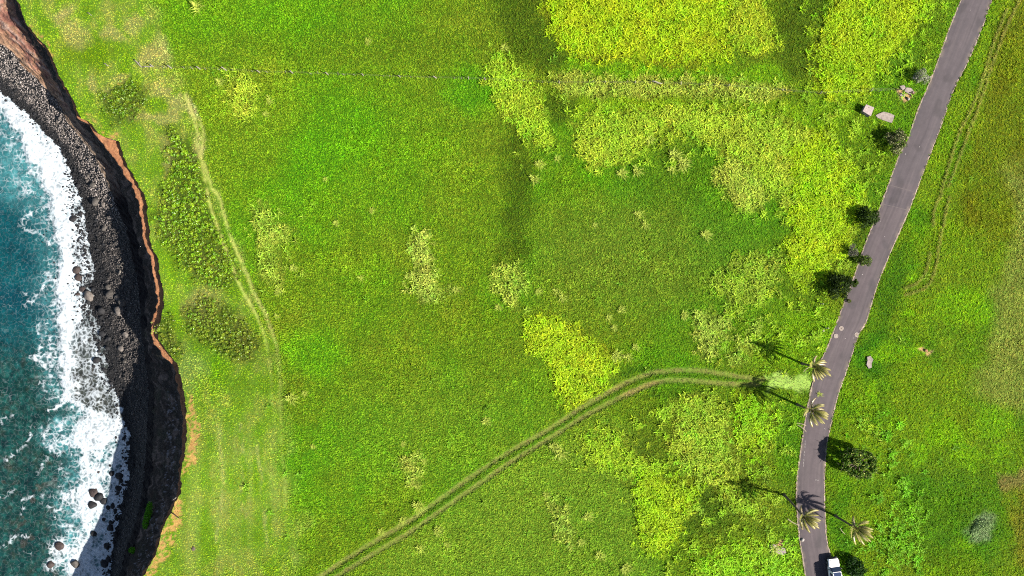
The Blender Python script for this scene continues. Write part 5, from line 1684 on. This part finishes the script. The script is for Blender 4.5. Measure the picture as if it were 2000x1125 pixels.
e = empty('tree', (p[0], p[1], 0), 'spreading open tree casting a black shadow onto the road', 'tree')
mb = MB(); rr = random.Random(21)
mb.tube([(0, 0, -.1), (.1, .05, .6), (.05, 0, 1.1)], [.24, .19, .16], 10)
for l in tl:
    mb.tube([(.05, 0, 1.0), (l[0] * .5, l[1] * .5, 1.0 + (l[2] - 1) * .55 + .15), (l[0], l[1], l[2])], [.13, .08, .03], 7)
    for k in range(4):
        q = Vector((l[0], l[1], l[2])); d_ = Vector((rr.gauss(0, 1), rr.gauss(0, 1), rr.gauss(0.2, .4))).normalized()
        mb.tube([q * .7 + Vector((0, 0, .3)), q + d_ * .5, q + d_ * 1.0], [.04, .025, .01], 5)
mb.build('trunk', M_bark, e, smooth=True)
link('crown', crown_mesh(22, tl, 6500, .16, A(34, 76, 6), A(120, 170, 24), A(225, 240, 120, 1.2), .16), M_leaf, e)
# brown stump under the tree
pp = P(1688, 905)
mb = MB(); mb.tube([(pp[0], pp[1], -.05), (pp[0], pp[1], .5), (pp[0] + .03, pp[1], .95)], [.3, .24, .2], 10)
o = mb.build('stump', attr_mat('cut wood', .9, ((15, .7, 1.3),), base=A(190, 150, 110))); props(o, 'pale brown stump standing under the right side of the spreading tree', 'stump')


# ------------------------------------------------------------------ palms
def frond_mesh(seed, az, el0, L, palm_r, dead=False):
    r = random.Random(seed)
    wind = Vector((0.84, -0.54, 0.0))
    d_ = Vector((math.cos(az) * math.cos(el0), math.sin(az) * math.cos(el0), math.sin(el0)))
    p = Vector((0, 0, 0)) + d_ * .08
    n = 12; step = L / n
    pts = [p.copy()]; dirs = [d_.copy()]
    for i in range(n):
        t = i / n
        d_ = (d_ + wind * (.16 + .10 * t) + Vector((0, 0, -.05 - .16 * t))).normalized()
        p = p + d_ * step
        pts.append(p.copy()); dirs.append(d_.copy())
    v = []; f = []; c = []; tt = []
    green = np.array(A(96, 132, 20)); pale = np.array(A(236, 214, 124, 1.35)); tan = np.array(A(222, 196, 150)); rach = np.array(A(206, 190, 110))  # pale: gloss highlights painted towards the frond and leaflet tips
    # rachis
    for i in range(n + 1):
        w = .035 * (1 - i / (n + 1)) + .008
        s = dirs[i].cross(Vector((0, 0, 1))); s = s.normalized() if s.length > 1e-3 else Vector((1, 0, 0))
        u = s.cross(dirs[i])
        for q in (s * w, u * w * .8, s * -w):
            v.append(pts[i] + q); c.append(rach); tt.append(.2)
        if i < n:
            a = i * 3
            f += [(a, a + 1, a + 4, a + 3), (a + 1, a + 2, a + 5, a + 4)]
    # leaflets
    m = 26
    for k in range(m):
        t = .12 + .88 * k / m
        x = t * n; i = min(int(x), n - 1); q = pts[i].lerp(pts[i + 1], x - i); dd = dirs[i]
        s = dd.cross(Vector((0, 0, 1))); s = s.normalized() if s.length > 1e-3 else Vector((1, 0, 0))
        ll = L * .21 * math.sin(math.pi * min(1, .18 + t * .85)) ** .7 * r.uniform(.85, 1.1)
        for sg in (-1, 1):
            out = (dd * (.7 + .5 * t) + s * sg * .75 + Vector((0, 0, -.30)) + wind * .38).normalized()
            mid = q + out * ll * .5; tip = q + (out + Vector((0, 0, -.28)) + wind * .18).normalized() * ll
            w = dd * (.034 + .012 * (1 - t))
            n0 = len(v)
            v += [q - w, q + w, mid + w * .9, mid - w * .9, tip]
            f += [(n0, n0 + 1, n0 + 2, n0 + 3), (n0 + 3, n0 + 2, n0 + 4)]
            pf = min(1, max(0, -.05 + .85 * t + r.uniform(-.25, .25)))
            base = tan if dead else green * (1 - pf) + pale * pf
            c += [base * .85, base * .85, base, base, np.array(pale) * r.uniform(.9, 1.1) if not dead else tan]
            tt += [0, 0, .5, .5, 1]
    me = mesh_np('frond', np.array(v), f, cols=np.array(c), attrs={'tip': np.array(tt)}, smooth=False)
    me.materials.append(M_frond)
    return me


trunk_m = attr_mat('palm trunk', .85, ((18, .7, 1.3),), bump=.02, bump_scale=18, base=A(150, 132, 112))


def palm(bx, by, h, lean, label, seed, L=2.7):
    p = P(bx, by)
    e = empty('palm_tree', (p[0], p[1], 0), label, 'palm tree', 'coconut palms by the road')
    r = random.Random(seed)
    top = Vector((lean[0], -lean[1], h))
    pts = []; rad = []
    for i in range(15):
        t = i / 14
        pts.append(Vector((top.x * t ** 1.5, top.y * t ** 1.5, h * t - .1 * (1 - t)))); rad.append((.17 - .07 * t + .07 * max(0, .15 - t) / .15) * (1.05 if i % 2 else .95))
    mb = MB(); mb.tube(pts, rad, 12); mb.build('trunk', trunk_m, e, smooth=True)
    # fibrous crown shaft
    mb = MB(); mb.tube([top - Vector((0, 0, .25)), top + Vector((0, 0, .1)), top + Vector((.05, -.03, .4))], [.12, .17, .05], 9); mb.build('crown_shaft', attr_mat('palm fibre', .9, ((30, .6, 1.4),), base=A(150, 120, 80)), e, smooth=True)
    nf = 17
    for k in range(nf):
        az = k * 2.39996 + r.uniform(-.2, .2)
        el = math.radians(78 - 78 * (k / nf) ** .8 + r.uniform(-8, 8))
        dead = k >= nf - 3
        fo = link('frond', frond_mesh(seed * 50 + k, az, el, L * r.uniform(.82, 1.08) * (0.85 if dead else 1), .1, dead), None, e, loc=tuple(top + Vector((0, 0, .1))))
        if dead: fo['label'] = 'dry tan frond'
    # coconuts
    for k in range(4):
        a = r.uniform(0, 6.28)
        mb2 = bmesh.new(); bmesh.ops.create_icosphere(mb2, subdivisions=2, radius=.11); me = bpy.data.meshes.new('coconut'); mb2.to_mesh(me); mb2.free()
        me.materials.append(M_bark)
        link('coconut', me, None, e, loc=(top.x + .2 * math.cos(a), top.y + .2 * math.sin(a), top.z - .12))
    return e


palm(1566, 710, 3.8, (.1, .0), 'wind swept palm beside the dusty end of the wheel track', 1, 2.5)
palm(1557, 790, 4.4, (.1, .1), 'wind swept palm leaning over the left half of the road', 2, 2.6)
palm(1531, 966, 4.9, (.65, 1.5), 'bent palm reaching over the road from the lower left verge', 3, 2.5)
palm(1631, 1007, 3.9, (.9, .35), 'palm right of the road whose shadow falls on the asphalt', 4, 2.7)


# fallen fronds
def fallen(px, py, az, L, label, seed):
    p = P(px, py)
    me = frond_mesh(seed, az, .05, L, .1, True)
    o = link('fallen_frond', me, None, None, (p[0], p[1], .22)); props(o, label, 'palm frond')
def flat_frond(px, py, az, L, label, seed):
    r = random.Random(seed); mb = MB(); p = P(px, py)
    tan = np.array(A(226, 206, 168))
    pts = [Vector((math.cos(az + .25 * t) * L * t, math.sin(az + .25 * t) * L * t, .26 + .05 * math.sin(3 * t))) for t in np.linspace(0, 1, 9)]
    mb.tube(pts, [.035 * (1 - i / 10) + .006 for i in range(9)], 5, col=tan)
    for i in range(1, 9):
        for sg in (-1, 1):
            for j in range(2):
                q = pts[i - 1].lerp(pts[i], j / 2); a = az + .25 * i / 8 + sg * .5; l = L * .22 * r.uniform(.6, 1)
                t_ = q + Vector((math.cos(a) * l, math.sin(a) * l, -.06)); w = Vector((math.cos(az), math.sin(az), 0)) * .025
                mb.add([q - w, q + w, t_], [(0, 1, 2)], tan * r.uniform(.8, 1.1))
    o = mb.build('fallen_frond', attr_mat('dry frond', .8, ((10, .8, 1.2),)), loc=(p[0], p[1], 0)); props(o, label, 'palm frond', 'fallen palm fronds')
flat_frond(1537, 1012, -.75, 1.9, 'long thin dry frond lying left of the bent palm', 31)
flat_frond(1639, 1030, -1.15, 1.1, 'dry frond lying on the grass between the road and the right palm', 32)
flat_frond(1573, 831, 2.6, 1.3, 'upper dry frond lying at the left road edge below the second palm', 33)
flat_frond(1573, 843, 2.2, 1.5, 'lower dry frond lying at the left road edge below the second palm', 34)
flat_frond(1578, 717, 3.6, 1.0, 'dry frond lying at the foot of the palm by the track', 35)


# ------------------------------------------------------------------ the vehicle
def build_vehicle():
    p = P(1625, 1112, 0.05)
    e = empty('off_road_vehicle', (p[0], p[1], 0.06), 'white off-road vehicle with dark glass roof panels parked on the right side of the lane', 'vehicle', rz=math.radians(7))
    white = attr_mat('white car paint', .3, ((3, .97, 1.03),), base=(.62, .58, .56), spec=.5)
    black = attr_mat('black plastic trim', .6, (), base=(.012, .012, .014), spec=.4)
    glass = attr_mat('dark tinted glass', .08, (), base=(.012, .02, .045), spec=.7)
    rubber = attr_mat('tyre rubber', .9, (), base=(.015, .015, .015))
    steel = attr_mat('wheel alloy', .35, (), base=(.35, .35, .36), metallic=.8)
    lamp = attr_mat('lamp lens', .1, (), base=(.6, .62, .62), spec=.8)
    redl = attr_mat('tail lamp', .2, (), base=(.25, .01, .01))
    def loft(secs, name, mat, bevel=.05):
        """secs: list of (y, z0, z1, halfwidth_bottom, halfwidth_top)"""
        vs = []; fs = []; m = 8
        for y, z0, z1, hb_, ht in secs:
            b = min(bevel, (z1 - z0) * .3, ht * .4)
            for x, z in ((-hb_ + b, z0), (hb_ - b, z0), (hb_, z0 + b), (ht, z1 - b), (ht - b, z1), (-ht + b, z1), (-ht, z1 - b), (-hb_, z0 + b)):
                vs.append((x, y, z))
        for i in range(len(secs) - 1):
            for k in range(m):
                a = i * m + k; c = i * m + (k + 1) % m
                fs.append((a, a + m, c + m, c))
        fs.append(tuple(range(m))); o_ = (len(secs) - 1) * m; fs.append(tuple(o_ + k for k in range(m))[::-1])
        mb = MB(); mb.add(vs, fs)
        return mb.build(name, mat, e)
    loft([(-2.12, .52, .95, .80, .80), (-2.05, .45, 1.02, .86, .86), (-1.2, .42, 1.04, .90, .90), (.6, .42, 1.03, .90, .89), (1.7, .45, .99, .87, .84), (2.02, .5, .92, .80, .76)], 'body', white, .08)
    loft([(.78, 1.035, 1.10, .72, .66), (1.3, 1.02, 1.085, .70, .64), (1.85, .985, 1.03, .62, .56)], 'hood', white, .03)
    loft([(2.0, .40, .74, .84, .82), (2.2, .42, .70, .74, .72)], 'front_bumper', black, .04)
    loft([(-2.28, .42, .68, .78, .76), (-2.08, .40, .72, .84, .82)], 'rear_bumper', black, .04)
    loft([(2.015, .72, .90, .62, .60), (2.07, .73, .89, .58, .56)], 'grille', black, .02)
    loft([(-2.0, 1.035, 1.74, .84, .70), (-1.0, 1.045, 1.80, .86, .72), (.05, 1.04, 1.79, .86, .70), (.30, 1.04, 1.70, .85, .68)], 'cabin', white, .06)
    # windscreen as a sloped solid panel
    mb = MB(); mb.add([(-.80, .86, 1.05), (.80, .86, 1.05), (.67, .315, 1.70), (-.67, .315, 1.70), (-.80, .80, 1.04), (.80, .80, 1.04), (.67, .27, 1.70), (-.67, .27, 1.70)], [(0, 1, 2, 3), (7, 6, 5, 4), (0, 4, 5, 1), (1, 5, 6, 2), (2, 6, 7, 3), (3, 7, 4, 0)]); mb.build('windscreen', glass, e)
    mb = MB()
    mb.tube([(-.42, .80, 1.10), (-.05, .70, 1.22)], .012, 5); mb.tube([(.15, .80, 1.10), (.5, .70, 1.22)], .012, 5); mb.build('wipers', black, e)
    for sg in (-1, 1):
        mb = MB(); mb.add([(sg * .868, .12, 1.12), (sg * .868, -.85, 1.12), (sg * .742, -.85, 1.66), (sg * .742, -.05, 1.66), (sg * .85, .12, 1.12), (sg * .85, -.85, 1.12), (sg * .72, -.85, 1.66), (sg * .72, -.05, 1.66)], [(0, 1, 2, 3), (7, 6, 5, 4), (0, 3, 7, 4), (1, 5, 6, 2), (2, 6, 7, 3), (0, 4, 5, 1)]); mb.build('side_window', glass, e)
        mb = MB(); mb.add([(sg * .868, -.95, 1.12), (sg * .858, -1.85, 1.12), (sg * .735, -1.8, 1.66), (sg * .742, -.95, 1.66), (sg * .85, -.95, 1.12), (sg * .84, -1.85, 1.12), (sg * .71, -1.8, 1.66), (sg * .72, -.95, 1.66)], [(0, 1, 2, 3), (7, 6, 5, 4), (0, 3, 7, 4), (1, 5, 6, 2), (2, 6, 7, 3), (0, 4, 5, 1)]); mb.build('side_window', glass, e)
        mb = MB(); mb.box((sg * 1.0, .52, 1.12), (.20, .12, .17), bev=.03); mb.box((sg * .90, .50, 1.08), (.12, .05, .05)); mb.build('wing_mirror', black, e)
        mb = MB(); mb.disc((0, 0, 0), .10, .06, 16, inset=.02); h_ = mb.build('headlight', lamp, e, loc=(sg * .62, 1.98, .84), rot=(math.radians(-75), 0, 0))
        mb = MB(); mb.box((sg * .76, -2.10, .88), (.10, .06, .22), bev=.015); mb.build('tail_light', redl, e)
        for y in (1.32, -1.28):
            mb = MB(); mb.ring((0, 0, -.11), .37, .22, .22, 24); mb.disc((0, 0, -.09), .23, .18, 20, inset=.01)
            wv_ = mb.build('wheel', rubber, e, loc=(sg * .80, y, .31), rot=(0, math.radians(90), 0))
            mb = MB(); mb.disc((0, 0, 0), .2, .03, 20, inset=.03)
            mb.build('rim', steel, wv_, loc=(0, 0, .095 if sg > 0 else -.125))
            loft([(y - .46, .62, .74, .10, .10), (y - .3, .70, .86, .10, .10), (y + .3, .70, .86, .10, .10), (y + .46, .62, .74, .10, .10)], 'wheel_arch', black, .02).location.x = sg * .86
    # roof: two dark glossy panels between white bars
    loft([(-.42, 1.785, 1.815, .60, .58), (.18, 1.775, 1.805, .58, .56)], 'roof_panel', glass, .01)
    loft([(-1.75, 1.78, 1.81, .60, .58), (-.62, 1.785, 1.82, .60, .58)], 'roof_panel', glass, .01)
    mb = MB(); mb.box((0, -.52, 1.85), (1.36, .07, .05), bev=.01); mb.box((.55, -.52, 1.82), (.06, .06, .07)); mb.box((-.55, -.52, 1.82), (.06, .06, .07)); mb.build('roof_bar', white, e)
    mb = MB(); mb.box((0, -1.5, 1.86), (1.36, .07, .05), bev=.01); mb.build('roof_bar', white, e)
    for sg in (-1, 1):
        mb = MB(); mb.tube([(sg * .64, .1, 1.80), (sg * .66, -.2, 1.85), (sg * .66, -1.7, 1.85), (sg * .64, -1.9, 1.79)], .025, 6); mb.build('roof_rail', white, e)

    e.scale = (.86, .88, .88)


build_vehicle()
